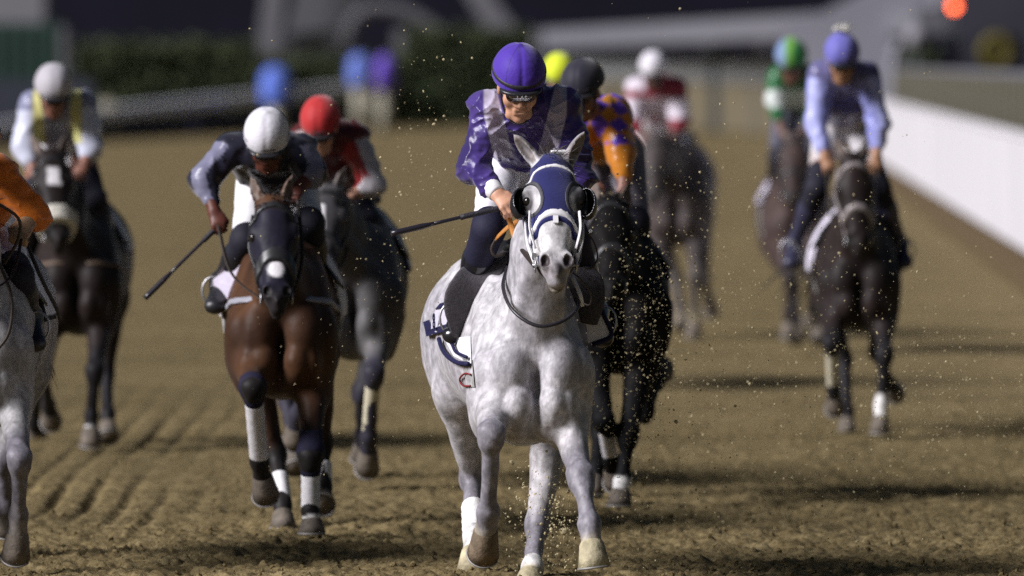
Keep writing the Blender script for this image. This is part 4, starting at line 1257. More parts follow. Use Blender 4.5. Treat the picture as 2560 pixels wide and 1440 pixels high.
    mb = MB(); mb.tube([(0, .3, -2.6), (0, .3, 0)], .06, 8); mb.obj('post', mat('pillar_slate', (.055, .065, .075), .6, .3), s0)
    hedge('dark green clipped bush under the grey horn at the shelter edge', 2262, 2345, 228, .9, 2.35, 1.0, 600, 9)
    # orange lamp
    op = W(2385, 16, 240); s0 = empty('signal_lamp', op); tag(s0, 'glowing orange signal lamp at the top right', 'lamp')
    mb = MB()
    me = sdf_mesh('bulb', [Ell((0, 0, 0), .11, None, .01)], .02, mat('lamp_glow', (.8, .2, .05), .4, .3, emit=((1.0, .13, .035), 8.0)))
    link('bulb', me, s0)
    mb = MB(); mb.tube([(0, .02, .06), (0, .05, .16)], [.11, .09], 14); mb.obj('hood', mat('pillar_slate', (.055, .065, .075), .6, .3), s0)
    mb = MB(); mb.tube([(0, .12, -3.7), (0, .12, .12)], .05, 8); mb.obj('post', mat('pillar_slate', (.055, .065, .075), .6, .3), s0)
    # left edge: container and panels
    gm2 = mat('container_green', (.016, .04, .032), .6, .3, .15, .6)
    cd = 300.0; r = empty('green_container', W(40, HOR, cd) * V(1, 1, 0)); tag(r, 'dark green container behind the rail at the far left', 'container')
    a = W(-160, HOR, cd); b2 = W(150, HOR, cd)
    mb = MB(); mb.box(((a[0] + b2[0]) / 2, cd + 1.2, 1.78), (b2[0] - a[0], 2.4, 3.55)); mb.obj('body', gm2, r, rel=r.location)
    for k in range(9):
        mb = MB(); mb.box((a[0] + (b2[0] - a[0]) * (k + .5) / 9, cd - .02, 1.75), (.16, .06, 3.3)); mb.obj('rib', gm2, r, rel=r.location)
    mb = MB(); mb.box((b2[0] + .1, cd - .1, 1.7), (.22, .2, 3.5)); mb.obj('corner_post', mat('container_post', (.12, .12, .13), .6, .3), r, rel=r.location)
    r2 = empty('white_cabin', W(40, HOR, 325) * V(1, 1, 0)); tag(r2, 'pale cabin standing above and behind the green container', 'cabin')
    a = W(-260, HOR, 325); b2 = W(108, HOR, 325)
    mb = MB(); mb.box(((a[0] + b2[0]) / 2, 327, 3.6), (b2[0] - a[0], 3, 7.2)); mb.obj('wall', mat('cabin_wall', (.17, .17, .19), .7, .3, .1, .5), r2, rel=r2.location)
    mb = MB(); mb.box(((a[0] + b2[0]) / 2, 327, 7.3), (b2[0] - a[0] + .4, 3.4, .2)); mb.obj('roof', mat('roof_dark', (.02, .02, .03), .7, .2), r2, rel=r2.location)
    r3 = empty('slate_screen', W(60, HOR, 262) * V(1, 1, 0)); tag(r3, 'low slate blue screen board behind the white sleeved rider at the left', 'screen')
    a = W(-200, HOR, 262); b2 = W(235, HOR, 262); N_ = 5
    for k in range(N_):
        w_ = (b2[0] - a[0]) / N_
        mb = MB(); mb.box((a[0] + w_ * (k + .5), 262, .88), (w_ - .03, .08, 1.76)); mb.obj('panel', mat('screen_slate', (.026, .030, .046), .7, .3, .15, .7), r3, rel=r3.location)
build_far()
# ------------------------------------------------------------------ the leading grey and its rider
dap = dapple_coat()
trim_navy = (.012, .012, .05)
white_strap = mat('bridle_white', (.78, .77, .78), .5, .4)
lead = Horse(dict(
    label='grey horse in front wearing a navy blinker hood with white straps', D=40.0, px=1332, h=.0075, hx=-.20, mat=dap, dz=-.05, sc=1.0, hw=1.25, legk=1.06,
    poll=(1382, 400, -.34), muzzle=(1393, 695), hl=.585, hyaw=3, hroll=-1,
    earL=(1283, 335, -.30), earR=(1463, 328, -.30),
    FL=[(1230, 1085, -.30), (1220, 1280, -.10), (1208, 1385, .03)],
    FR=[(1452, 1192, -.26), (1474, 1312, -.42), (1486, 1418, -.50)],
    HL=[(1180, 1195, 1.45), (1186, 1340, 1.15), (1180, 1428, 1.02)],
    HR=[(1342, 1318, .88), (1330, 1420, .66), (1322, 1462, .55), (1385, 1045, 1.12)],
    planted=('HL', 'HR'),
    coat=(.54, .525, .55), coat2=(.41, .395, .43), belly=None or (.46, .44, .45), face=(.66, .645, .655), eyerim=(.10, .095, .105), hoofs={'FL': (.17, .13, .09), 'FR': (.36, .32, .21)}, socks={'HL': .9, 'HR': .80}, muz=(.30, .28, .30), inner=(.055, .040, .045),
    points=(.150, .14, .18), pointw=.72, dust=.8, palehoof=True, hoofc=(.42, .37, .24), manec=(.075, .065, .065), manename='grey',
    tail=(.16, .6, -.5), tack=False, blaze=None or (.44, .50, .0)))
def text_mesh(name, tx, parent):
    t = bpy.data.objects.new('text', tx); COL.objects.link(t)
    bpy.context.view_layer.update()
    me = bpy.data.meshes.new_from_object(t.evaluated_get(bpy.context.evaluated_depsgraph_get()))
    bpy.data.objects.remove(t)
    return link(name, me, parent)
def lead_tack(s):
    H, hs, T, a, r, n = s.H, s.hs, s.T, s.a, s.r, s.n
    hp = s.head(ears=False)
    navy = mat('hood_fabric', (.016, .018, .105), .8, .15, .10, 60, .25, 160, sheen=.35)
    blk = mat('blinker_vinyl', (.014, .014, .017), .22, .55, bump=.1, bscale=40)
    edge = mat('blinker_edge', (.045, .045, .055), .6, .4)
    def plane(c, nv): nv = unit(nv); return (nv, float(np.dot(nv, c)))
    # hood: a skin over the head from the poll to an arched edge across the nose
    front = plane(H(0, .318, .02), a + n * 1.15)
    holes = [Ell(H(i * .104, .190, -.010), (.043 * hs, .076 * hs, .085 * hs), np.stack([unit(r + a * i * .25), unit(a - r * i * .25), n]), .004) for i in (-1, 1)]
    def minus_holes(gro):
        def fn(d, ax):
            X, Y, Z = ax[0][:, None, None], ax[1][None, :, None], ax[2][None, None, :]
            for e in holes: np.maximum(d, -(e.dist(X, Y, Z, gro).astype(np.float32)), out=d)
        return fn
    def keep_ring(g0, g1):
        def fn(d, ax):
            X, Y, Z = ax[0][:, None, None], ax[1][None, :, None], ax[2][None, None, :]
            q = None
            for e in holes:
                t = e.dist(X, Y, Z, g1); q = t if q is None else np.minimum(q, t)
            np.maximum(d, q.astype(np.float32), out=d)
            minus_holes(g0)(d, ax)
        return fn
    back = (-n, -float(np.dot(n, H(0, 0, -.20))))
    topc = (-a, -float(np.dot(a, H(0, -.045, 0))))
    earc = [Ell(s.ears[k][0] + (s.ears[k][1] - s.ears[k][0]) * .35, .058, None, .004) for k in (0, 1)]
    def minus_ears(d, ax):
        X, Y, Z = ax[0][:, None, None], ax[1][None, :, None], ax[2][None, None, :]
        for e in earc: np.maximum(d, -(e.dist(X, Y, Z, 0).astype(np.float32)), out=d)
    hood = link('blinker_hood', sdf_mesh('blinker_hood', hp, .0045, navy, .005, cuts=[front, back, topc, minus_holes(0), minus_ears]), s.ob)
    link('eye_trim', sdf_mesh('eye_trim', hp, .0042, edge, .0075, cuts=[back, topc, keep_ring(-.001, .018)]), hood)
    link('noseband', sdf_mesh('noseband', hp, .0042, white_strap, .012, cuts=[plane(H(0, .318, .02), a + n * 1.15), (-unit(a + n * 1.15), -float(np.dot(unit(a + n * 1.15), H(0, .290, .02)))), back]), s.ob)
    link('nose_lining', sdf_mesh('nose_lining', hp, .0042, navy, .0065, cuts=[plane(H(0, .335, .02), a + n * 1.15), (-unit(a + n * 1.15), -float(np.dot(unit(a + n * 1.15), H(0, .312, .02)))), back]), hood)
    link('browband', sdf_mesh('browband', hp, .0042, white_strap, .010, cuts=[plane(H(0, .052, .02), a + n * 1.0), (-unit(a + n), -float(np.dot(unit(a + n), H(0, .032, .02)))), (-n, -float(np.dot(n, H(0, 0, -.13))))]), s.ob)
    # cups beside the eyes
    for i in (-1, 1):
        c = H(i * .147, .205, -.034); Bc = np.stack([unit(r + n * i * .1), a, n])
        def open_front(d, ax, c=c, i=i):
            X, Y, Z = ax[0][:, None, None], ax[1][None, :, None], ax[2][None, None, :]
            nv = unit(n * 1.0 - r * i * .55)
            q = (X - c[0]) * nv[0] + (Y - c[1]) * nv[1] + (Z - c[2]) * nv[2] - .016
            np.maximum(d, q.astype(np.float32), out=d)
        me = sdf_mesh('eye_cup', [Ell(c, (.049 * hs, .076 * hs, .066 * hs), Bc, .004)], .0038, blk, 0, shell=.0075, cuts=[open_front])
        link('eye_cup', me, hood)
        nv = unit(n * 1.0 - r * i * .75); u = unit(np.cross(nv, a)); w_ = np.cross(u, nv)
    # white cheek straps, double on each side, bit rings and a knot of straps
    for i in (-1, 1):
        for (x0, y0, z0, x1, y1, z1) in ((.110, .26, .0, .090, .44, -.02), (.128, .27, -.06, .094, .49, -.05), (.122, .29, -.10, .092, .49, -.08)):
            mb = MB(); p0, p1 = H(i * x0, y0, z0), H(i * x1, y1, z1); md = (p0 + p1) / 2 + r * i * .012 + n * .004
            mb.tube(curve_pts([p0, md, p1], 10), [(.0075, .003)] * 10, 6, side=r + n * .6 * i); mb.obj('cheek_strap', white_strap, s.ob, smooth=True)
        st = mat('steel', (.45, .45, .47), .48, .5, metal=1.0)
        c = H(i * .092, .505, -.055)
        mb = MB(); mb.tube([c + (a * math.cos(t) + n * math.sin(t)) * .030 for t in np.linspace(0, 2 * math.pi, 20)], .0045, 6); mb.obj('bit_ring', st, s.ob, smooth=True)
        mb = MB(); mb.tube([c - r * i * .03, c + r * i * .012], .007, 8); mb.obj('bit_bar', st, s.ob, smooth=True)
        mb = MB(); mb.box(H(i * .098, .465, -.045), (.016, .024, .028)); mb.obj('buckle', st, s.ob)
    mb = MB(); mb.box(H(0, .325, .040), (.022, .010, .036), np.stack([r, n, a], 1)); mb.obj('nose_tab', white_strap, s.ob)
    # chin strap
    mb = MB(); mb.tube(curve_pts([H(-.09, .49, -.07), H(-.055, .52, -.125), H(0, .525, -.135), H(.055, .52, -.125), H(.09, .49, -.07)], 16), [(.008, .003)] * 16, 6); mb.obj('chin_strap', mat('rein_leather', (.03, .022, .018), .5, .4), s.ob, smooth=True)
    # poll pad
    link('poll_pad', sdf_mesh('poll_pad', [Seg(H(.0, -.045, -.02), H(.055, -.050, -.02), .015, .013, .01)], .004, white_strap, 0), s.ob)
    P = s.P
    # neck cord
    cord = mat('neck_cord', (.022, .020, .026), .4, .5)
    ctrl = [P(1268, 668, .12), P(1258, 720, -.04), P(1284, 778, -.185), P(1345, 815, -.235), P(1408, 802, -.20), P(1446, 765, -.10), P(1440, 718, .10)]
    mb = MB(); pts = curve_pts(ctrl, 30); mb.tube(pts, .0085, 8); mb.obj('neck_cord', cord, s.ob, smooth=True)
    mb = MB(); mb.tube(curve_pts([P(1430, 690, .0), P(1450, 735, -.06), P(1456, 765, -.05)], 10), [(.013, .005)] * 9 if False else .010, 6); mb.obj('strap_end', white_strap, s.ob, smooth=True)
    # saddle cloth with navy trim, its corners showing beside the boots
    cm = mat('cloth_white', (.76, .75, .79), .75, .2, .04, 20, .3, 25); nvm = mat('cloth_navy', trim_navy, .7, .25); lil = mat('cloth_lilac_grey', (.50, .48, .56), .75, .2, .06, 20, .3, 25)
    cl = link('saddle_cloth', sdf_mesh('saddle_cloth', s.trunk() + s.chest(), .010, cm, .012, shell=.020, cuts=[(V(0, -1, 0), -.42), (V(0, 1, 0), .70), (V(0, 0, -1), -1.16)]), s.ob)
    s.patch('rear_corner', [(1096, 772), (1160, 762), (1150, 828), (1076, 832)], lil, cl, .012)
    s.patch('corner_trim', [(1066, 806), (1082, 800), (1090, 832), (1074, 842)], nvm, cl, .016, n=(3, 6))
    s.patch('corner_trim', [(1074, 842), (1078, 826), (1140, 808), (1140, 824)], nvm, cl, .017, n=(6, 3))
    s.patch('corner_trim', [(1096, 776), (1108, 762), (1140, 756), (1134, 768)], nvm, cl, .017, n=(6, 3))
    s.patch('lower_pad', [(1112, 846), (1178, 842), (1180, 912), (1136, 890)], cm, cl, .004, .004)
    arc = [(1108, 848), (1116, 872), (1132, 892), (1156, 906), (1180, 913)]
    mb = MB(); mb.tube(curve_pts([s.surf(x, y, .020, .45) for x, y in arc], 18), [(.014, .005)] * 17 if False else .011, 8); mb.obj('pad_trim', nvm, cl, smooth=True)
    mb = MB(); mb.tube(curve_pts([s.surf(x, y, .022, .45) for x, y in ((1122, 842), (1140, 858), (1152, 880), (1178, 896))], 14), .008, 8); mb.obj('pad_trim', nvm, cl, smooth=True)
    s.patch('front_corner', [(1462, 770), (1500, 768), (1528, 838), (1470, 858)], cm, cl, .012, dy=.40)
    mb = MB(); mb.tube(curve_pts([s.P(x, y, .39) for x, y in ((1504, 776), (1518, 806), (1529, 834), (1516, 850), (1480, 862))], 18), .010, 8); mb.obj('corner_trim', nvm, cl, smooth=True)
    tx = bpy.data.curves.new('cloth_number', 'FONT'); tx.body = '8'; tx.size = .100; tx.extrude = .002; tx.materials.append(nvm)
    ob = text_mesh('cloth_number', tx, cl); p0 = s.surf(1094, 824, .022); p1 = s.surf(1128, 812, .022); ux = unit(p1 - p0); uz = unit(V(0, 0, 1) - ux * ux[2]); uy = np.cross(uz, ux)
    ob.matrix_local = Matrix.Translation(Vector(p0 + V(0, -.02, 0))) @ Matrix(np.stack([ux, uz, -uy], 1).tolist()).to_4x4()
    # girth with its red end loop
    gm = mat('girth_webbing', (.30, .30, .29), .8, .2, .4, 60)
    s.patch('girth', [(1158, 896), (1182, 900), (1188, 968), (1172, 966)], gm, s.ob, .004, .004, n=(3, 8), dy=.45)
    ring = [(1180, 936), (1168, 934), (1155, 944), (1158, 958), (1168, 966), (1180, 964)]
    mb = MB(); mb.tube(curve_pts([s.surf(x, y, .010, .42) for x, y in ring], 18), .0045, 6); mb.obj('girth_loop', mat('loop_red', (.20, .018, .022), .5, .4), s.ob, smooth=True)
    # saddle: seat, pommel, padded flaps
    blk2 = mat('flap_felt', (.075, .070, .078), .85, .2, .25, 60, .4, 140)
    sm = mat('saddle_leather', (.018, .017, .018), .45, .5, .2, 20, .2, 80)
    sad = link('saddle', sdf_mesh('saddle', [Seg(T(0, .44, 1.50), T(0, .95, 1.50), (.085, .035), (.12, .03), .03, (1, 0, 0)), Ell(T(0, .40, 1.54), (.075, .06, .055), None, .04), Ell(T(0, .98, 1.53), (.13, .06, .035), None, .05)], .006, sm), s.ob)
    def strip(name, ctr, wid, th, m, sidev=(1, 0, .55)):
        c = curve_pts([P(*q) for q in ctr], 22); n_ = len(c); wd = np.interp(np.linspace(0, 1, n_), np.linspace(0, 1, len(wid)), wid)
        mb = MB(); mb.tube(c, [(w_, th) for w_ in wd], 16, side=sidev); return mb.obj(name, m, sad, smooth=True)
    strip('flap', [(1282, 618, .40), (1238, 660, .33), (1192, 704, .29), (1158, 748, .28), (1152, 796, .30), (1152, 838, .34)], [.030, .062, .092, .098, .075, .040], .012, blk2, (1, .25, .62))
    strip('flap', [(1408, 640, .40), (1446, 680, .33), (1468, 716, .30), (1474, 760, .30), (1472, 808, .34)], [.035, .065, .078, .072, .040], .012, blk2, (1, -.25, -.25))
    pad = mat('foam_pad', (.27, .25, .185), .8, .2)
    strip('foam_pad', [(1290, 622, .42), (1262, 652, .38), (1238, 690, .35), (1214, 728, .33)], [.012, .018, .018, .010], .008, pad, (1, .2, .6))
    # reins: rubber grips near the hands, dark leather to the bit
    org = mat('rein_rubber', (.42, .17, .035), .6, .3, .15, 60, .4, 160); lea = mat('rein_leather', (.03, .022, .018), .5, .4)
    bL, bR = H(-.095, .505, -.06), H(.095, .505, -.06)
    hL = P(1262, 515, .02)
    mb = MB(); mb.tube(curve_pts([hL, P(1276, 558, .0), P(1288, 598, -.05)], 10), [(.0125, .0045)] * 10, 8, side=V(1, 0, .3)); mb.obj('rein_grip', org, s.ob, smooth=True)
    mb = MB(); mb.tube(curve_pts([P(1286, 592, -.045), P(1305, 625, -.20), bL], 12), [(.011, .004)] * 12, 8, side=V(.5, 0, 1)); mb.obj('rein', lea, s.ob, smooth=True)
    mb = MB(); mb.tube(curve_pts([P(1302, 548, .08), P(1268, 570, .10), P(1238, 598, .14)], 10), [(.012, .0045)] * 10, 8, side=V(.4, 0, 1)); mb.obj('rein_grip', org, s.ob, smooth=True)
    mb = MB(); mb.tube(curve_pts([P(1240, 596, .14), P(1229, 622, .15), P(1238, 640, .15), P(1262, 634, .16)], 14), .007, 8); mb.obj('rein', lea, s.ob, smooth=True)
    mb = MB(); mb.tube(curve_pts([bR, P(1452, 640, -.25), P(1448, 560, -.05), P(1425, 520, .05)], 14), [(.010, .004)] * 14, 8, side=V(0, 1, 0)); mb.obj('rein', lea, s.ob, smooth=True)
    mb = MB(); mb.tube(curve_pts([P(1455, 572, -.22), P(1482, 600, -.20), P(1494, 640, -.18), P(1482, 668, -.18), P(1462, 672, -.18)], 18), .0035, 6); mb.obj('trailing_strap', lea, s.ob, smooth=True)
    mb = MB(); mb.tube(curve_pts([P(1432, 682, -.42), P(1455, 702, -.40), P(1478, 735, -.36), P(1474, 762, -.34), P(1458, 758, -.30)], 18), .0035, 6); mb.obj('trailing_strap', lea, s.ob, smooth=True)
    # bandages on the hind legs
    s.wraps(['HL'], (.78, .77, .76), f0=.50, f1=1.06, rad=.055)
lead_tack(lead)

def lead_jacket(v, R):
    base = np.asarray((.058, .034, .190)); c = np.tile(base, (len(v), 1))
    q = vnoise(v[:, 0] * 7, v[:, 1] * 6, v[:, 2] * 9); c = mixc(c, (.026, .014, .095), smooth01(q * 2))
    sL, sR = R.J['shL'], R.J['shR']; mid = (sL + sR) / 2
    hw = (sR[0] - sL[0]) / 2
    x = (v[:, 0] - mid[0]); z = v[:, 2] - mid[2]
    for sg in (-1, 1):
        ctr = sg * (.150 - .05 * np.clip(-z / .2, -1, 1.2))
        wb = smooth01((.042 - np.abs(x - ctr)) / .007 + .5) * smooth01((z + .23) / .01) * smooth01((hw + .02 - np.abs(x)) / .01)
        c = mixc(c, (.42, .385, .50), wb)
    return c
rider1 = Rider(dict(
    label='rider in purple satin jacket with lilac braces on the grey leader', D=40.0, h=.0052, hk=1.07, bk=1.0,
    head=(1297, 184, -.02), pitch=24, yaw=6, roll=-.02,
    shL=(1218, 268, .16), shR=(1408, 268, .16), elL=(1188, 425, .12), elR=(1450, 446, .12), haL=(1262, 504, -.02), haR=(1428, 520, .05),
    hip=(1305, 390, .78), knL=(1222, 572, .20), knR=(1432, 600, .32), ftL=(1150, 772, .52), ftR=(1490, 780, .60),
    jacket=lead_jacket, cap=(.062, .022, .335), capname='purple', silk_r=.31, fold=.016, collar=(.035, .025, .05), collarname='purple', breech_len=.90, gaiter_len=.34, gaiter=(.012, .012, .032), gaitername='navy',
    skin=(.52, .28, .18), skinname='fair', handk=1.05))
def lead_extra(R):
    # navy gaiters above the boots, shiny shin panel, lettering over the goggles, white cuffs
    J, b = R.J, R.bk
    cf = mat('cuff_white', (.78, .77, .78), .7, .2)
    for i in 'LR':
        E_, H_ = J['el' + i], J['ha' + i]; u = unit(H_ - E_)
        mb = MB(); mb.tube([H_ - u * t for t in (.128, .112, .064, .058)], [.034, .045, .041, .034], 18); mb.obj('cuff', cf, R.ob, smooth=True)
    tx = bpy.data.curves.new('lettering', 'FONT'); tx.body = 'LAS'; tx.size = .030; tx.extrude = .0006; tx.align_x = 'CENTER'
    tx.materials.append(mat('print_white', (.75, .75, .75), .6, .3))
    ob = text_mesh('lettering', tx, R.hel)
    M = Matrix((R.r, R.u, -R.f)).transposed() if False else Matrix(np.stack([R.r, R.u, -R.f], 1).tolist())
    # text faces forward: x to the picture's right, y up, z towards the viewer
    M = Matrix(np.stack([R.r, unit(np.cross(R.f, R.r)) if np.dot(np.cross(R.f, R.r), R.u) > 0 else -unit(np.cross(R.f, R.r)), R.f], 1).tolist())
    ob.matrix_local = Matrix.Translation(Vector(R.Hd(0, .150, .006))) @ M.to_4x4()
lead_extra(rider1)
rider1.whip((1276, 514, -.02), (978, 584, -.10), 'black padded whip held level in the right hand of the purple rider', rad=.0085, handle=.42)
# ------------------------------------------------------------------ the other runners
sleek = mat('sleek_coat', rough=.55, spec=.16, attr=True, var=.30, vscale=7, bump=.30, bscale=22, sheen=.05)
bay = dict(coat=(.072, .031, .013), coat2=(.028, .013, .008), points=(.012, .010, .010), muz=(.02, .016, .016), inner=(.01, .008, .008))
dark = dict(coat=(.018, .011, .010), coat2=(.011, .008, .008), points=(.010, .009, .011), muz=(.016, .013, .013), inner=(.006, .005, .005))
blackc = dict(coat=(.005, .0045, .005), coat2=(.007, .006, .006), points=(.007, .007, .008), muz=(.010, .009, .009), inner=(.005, .005, .005))

def yoke(base, sleeve, stripe=None, sw=.03):
    """jacket colours: body, sleeves and a stripe down the outside of the arms"""
    def fn(v, R):
        c = np.tile(np.asarray(base, float), (len(v), 1))
        for i in 'LR':
            S_, E_, H_ = R.J['sh' + i], R.J['el' + i], R.J['ha' + i]
            d1, t1 = seg_dist(v, S_, E_); d2, t2 = seg_dist(v, E_, H_)
            arm = ((d1 < .11) & (t1 > .12)) | (d2 < .11)
            c = mixc(c, sleeve, arm.astype(float))
            if stripe is not None:
                sg = -1 if i == 'L' else 1
                near = np.where(d1 < d2, S_[0] + (E_[0] - S_[0]) * t1, E_[0] + (H_[0] - E_[0]) * t2)
                st = arm & ((v[:, 0] - near) * sg > -.005) & ((v[:, 0] - near) * sg < sw * 1.6) & (v[:, 1] < (S_[1] + E_[1]) / 2 + .08)
                c = mixc(c, stripe, st.astype(float))
        return c
    return fn
def checks(c0, c1, size, sleeve):
    f0 = yoke(c0, sleeve)
    def fn(v, R):
        c = f0(v, R)
        a = (v[:, 0] + v[:, 2] + .6 * v[:, 1]) / size; b_ = (v[:, 0] - v[:, 2] - .6 * v[:, 1]) / size
        ch = ((np.floor(a) + np.floor(b_)) % 2 == 0)
        top = v[:, 2] > (R.J['shL'][2] - .13)
        return mixc(c, c1, (ch & top).astype(float))
    return fn
def capf(base, front=None, w=.6):
    def fn(v, R):
        c = np.tile(np.asarray(base, float), (len(v), 1))
        if front is not None:
            q = v - R.C; x = q @ R.r
            c = mixc(c, front, (np.abs(x + .035) < .055).astype(float))
        return c
    return fn

# --- far left grey, cut by the picture's edge, orange sleeved rider
hA = Horse(dict(label='grey horse cut off by the left edge with black reins', D=41.2, px=-70, h=.010, hx=.02, mat=dap, sc=1.0, dz=.0,
    poll=(-84, 470, -.35), muzzle=(-90, 760), hyaw=-8,
    FL=[(-80, 1130, -.3), (-85, 1300, -.15), (-88, 1405, -.1)], FR=[(48, 1148, -.30), (46, 1288, -.12), (38, 1392, -.06)],
    HL=[(-92, 1200, 1.3), (-95, 1330, 1.1), (-98, 1415, 1.0)], HR=[(10, 1150, 1.2), (14, 1260, 1.35), (20, 1330, 1.42)],
    coat=(.36, .355, .36), coat2=(.29, .285, .29), face=(.45, .44, .45), muz=(.18, .17, .18), points=(.13, .12, .15), pointw=.85, dust=.3, hoofc=(.13, .11, .09),
    manec=(.05, .05, .05), manename='grey', cloth=(.50, 1.10, 1.12), trimc=(.02, .02, .02), breast=False))
rA = Rider(dict(label='rider at the left edge showing one billowing orange satin sleeve', D=41.2, h=.009, head=(-60, 340, -.1), pitch=30,
    shL=(-150, 470, .15), shR=(-8, 428, .12), elL=(-190, 560, .1), elR=(84, 540, .10), haL=(-120, 610, .0), haR=(58, 572, -.02),
    hip=(-60, 560, .75), knL=(-140, 690, .3), knR=(42, 690, .22), ftL=(-150, 840, .5), ftR=(76, 792, .45), bk=1.05,
    jacket=lambda v, R: mixc(np.tile(np.asarray((.56, .145, .012)), (len(v), 1)), (.045, .02, .22), (v[:, 0] < R.J['shR'][0] - .02).astype(float)),
    silk_r=.36, fold=.012, cap=(.56, .145, .012), capname='orange', breech_len=.8, skin=(.33, .21, .12), skinname='tan', handk=1.15))
hA.reins(None, rA.J['haR'] + rA.O)
def a_extra(h):
    lea = mat('rein_leather', (.03, .022, .018), .5, .4)
    for ctrl, w in (([(64, 600, .05), (100, 690, .0), (140, 770, .02), (150, 800, .05)], .013), ([(-20, 500, -.3), (45, 545, -.25), (44, 600, -.2), (10, 660, -.18)], .011), ([(-10, 640, -.22), (28, 740, -.24), (22, 830, -.24), (-12, 880, -.22)], .011)):
        mb = MB(); mb.tube(curve_pts([h.P(*q) for q in ctrl], 16), [(w, .006)] * 15 if False else w * .7, 6); mb.obj('loose_rein', lea, h.ob, smooth=True)
a_extra(hA)

# --- bay with the white capped rider in black and slate silks
hB = Horse(dict(label='bright bay horse with white leg wraps and dark face left of the leader', D=44.15, px=702, h=.0105, hx=-.02, mat=sleek, sc=1.0, dz=.0, **bay,
    poll=(682, 500, -.36), muzzle=(694, 768), hl=.58, hyaw=4, face=(.012, .011, .022), snip=.40,
    FL=[(632, 972, -.34), (648, 1152, -.08), (664, 1238, .04)], FR=[(776, 1142, -.22), (776, 1278, -.18), (780, 1332, -.20)],
    HL=[(690, 1140, 1.2), (706, 1262, .95), (708, 1318, .85)], HR=[(806, 1110, 1.5), (806, 1222, 1.4), (806, 1262, 1.3)],
    planted=('FR', 'HL'), socks={'FR': 1.25}, breastm=mat('breast_grey', (.30, .30, .34), .6, .3), breast_z=1.16, cloth=(.46, 1.14, 1.06), trim=False, nb_w=.05))
hB.wraps(['FL', 'FR'], (.70, .69, .71), rad=.046); hB.wraps(['HL', 'HR'], (.76, .75, .77), rad=.048, f0=.45)
kn = mat('knee_boot', (.013, .012, .032), .8, .25, .2, 20, .4, 30)
for key in ('FL', 'FR'):
    K, Fe, Co, To, el = hB.legs[key]; u = unit(el - K); d_ = unit(Fe - K)
    link('knee_boot', sdf_mesh('knee_boot', [Seg(K + u * .17, K + u * .03, .056, .060, .03), Seg(K + u * .03, K + d_ * .07, .060, .046, .03)], .010, kn, .004), hB.ob)
rB = Rider(dict(label='rider crouched low in black and slate silks under a white helmet', D=44.15, h=.009, head=(667, 334, -.1), pitch=36, yaw=0, hk=1.0,
    shL=(578, 372, .14), shR=(752, 378, .16), elL=(512, 452, .06), elR=(778, 436, .10), haL=(543, 552, -.05), haR=(742, 476, .0),
    hip=(692, 404, .80), knL=(616, 600, .30), knR=(772, 560, .30), ftL=(552, 706, .52), ftR=(800, 700, .55),
    jacket=yoke((.010, .010, .022), (.012, .012, .028), (.17, .17, .25), .04), silk_r=.4, cap=capf((.62, .61, .66)), capname='white', band=(.02, .02, .02),
    goggle='dark', boot=(.012, .012, .016), skin=(.10, .03, .02), skinname='brown', breech_len=.95))
hB.reins(rB.J['haL'] + rB.O, rB.J['haR'] + rB.O)
# white cloth flap hanging over the boot
mb = MB(); q = [hB.P(*t) for t in ((612, 622, .30), (640, 640, .34), (592, 720, .36), (578, 760, .40), (520, 760, .52), (530, 700, .44), (570, 652, .34))]
n_ = len(q); mb.add(q + [p + V(0, .012, 0) for p in q], [tuple(range(n_))[::-1], tuple(range(n_, 2 * n_))] + [(i, (i + 1) % n_, (i + 1) % n_ + n_, i + n_) for i in range(n_)])
mb.obj('cloth_flap', mat('cloth_lilac', (.60, .56, .68), .7, .3, .1, 12, .4, 12), hB.ob)
rB.whip((545, 566, -.05), (362, 746, -.16), 'thin dark whip slanting down from the gloved hand of the white capped rider', rad=.0085, handle=.2)

# --- dark grey beside it, rider in red
hC = Horse(dict(label='dark steel grey horse half hidden behind the bay, ridden in red', D=49.0, px=882, h=.012, hx=-.02, mat=sleek, sc=1.02, dz=.02,
    coat=(.105, .102, .104), coat2=(.060, .058, .062), points=(.030, .028, .042), face=(.05, .048, .052), muz=(.03, .03, .03), inner=(.01, .01, .01), blaze=(.12, .42, .016),
    poll=(812, 470, -.36), muzzle=(800, 700), hyaw=-6,
    FL=[(770, 960, -.2), (742, 1040, -.05), (735, 1105, .05)], FR=[(934, 935, -.30), (922, 1092, -.10), (918, 1172, .02)],
    HL=[(718, 1000, 1.3), (735, 1110, 1.1), (740, 1170, 1.0)], HR=[(902, 985, 1.3), (908, 1085, 1.55), (905, 1145, 1.65)],
    breast=False, cloth=(.50, 1.1, 1.12)))
hC.wraps(['FR'], (.50, .46, .34), rad=.040)
rC = Rider(dict(label='rider in red silks with pale sleeve panels under a red helmet', D=49.0, h=.011, head=(802, 298, -.05), pitch=32, yaw=-8,
    shL=(760, 345, .15), shR=(886, 345, .16), elL=(740, 440, .1), elR=(932, 462, .10), haL=(800, 480, .0), haR=(858, 500, .0),
    hip=(836, 410, .78), knL=(790, 560, .3), knR=(912, 555, .28), ftL=(770, 690, .5), ftR=(930, 680, .5),
    jacket=yoke((.070, .007, .008), (.22, .010, .012), (.40, .38, .40), .05), cap=capf((.40, .016, .018)), capname='red', band=(.40, .17, .10), goggle='dark', skin=(.40, .22, .15), skinname='light', breech=(.50, .49, .50), breechname='grey', breech_len=.55))
hC.reins(rC.J['haL'] + rC.O, rC.J['haR'] + rC.O)

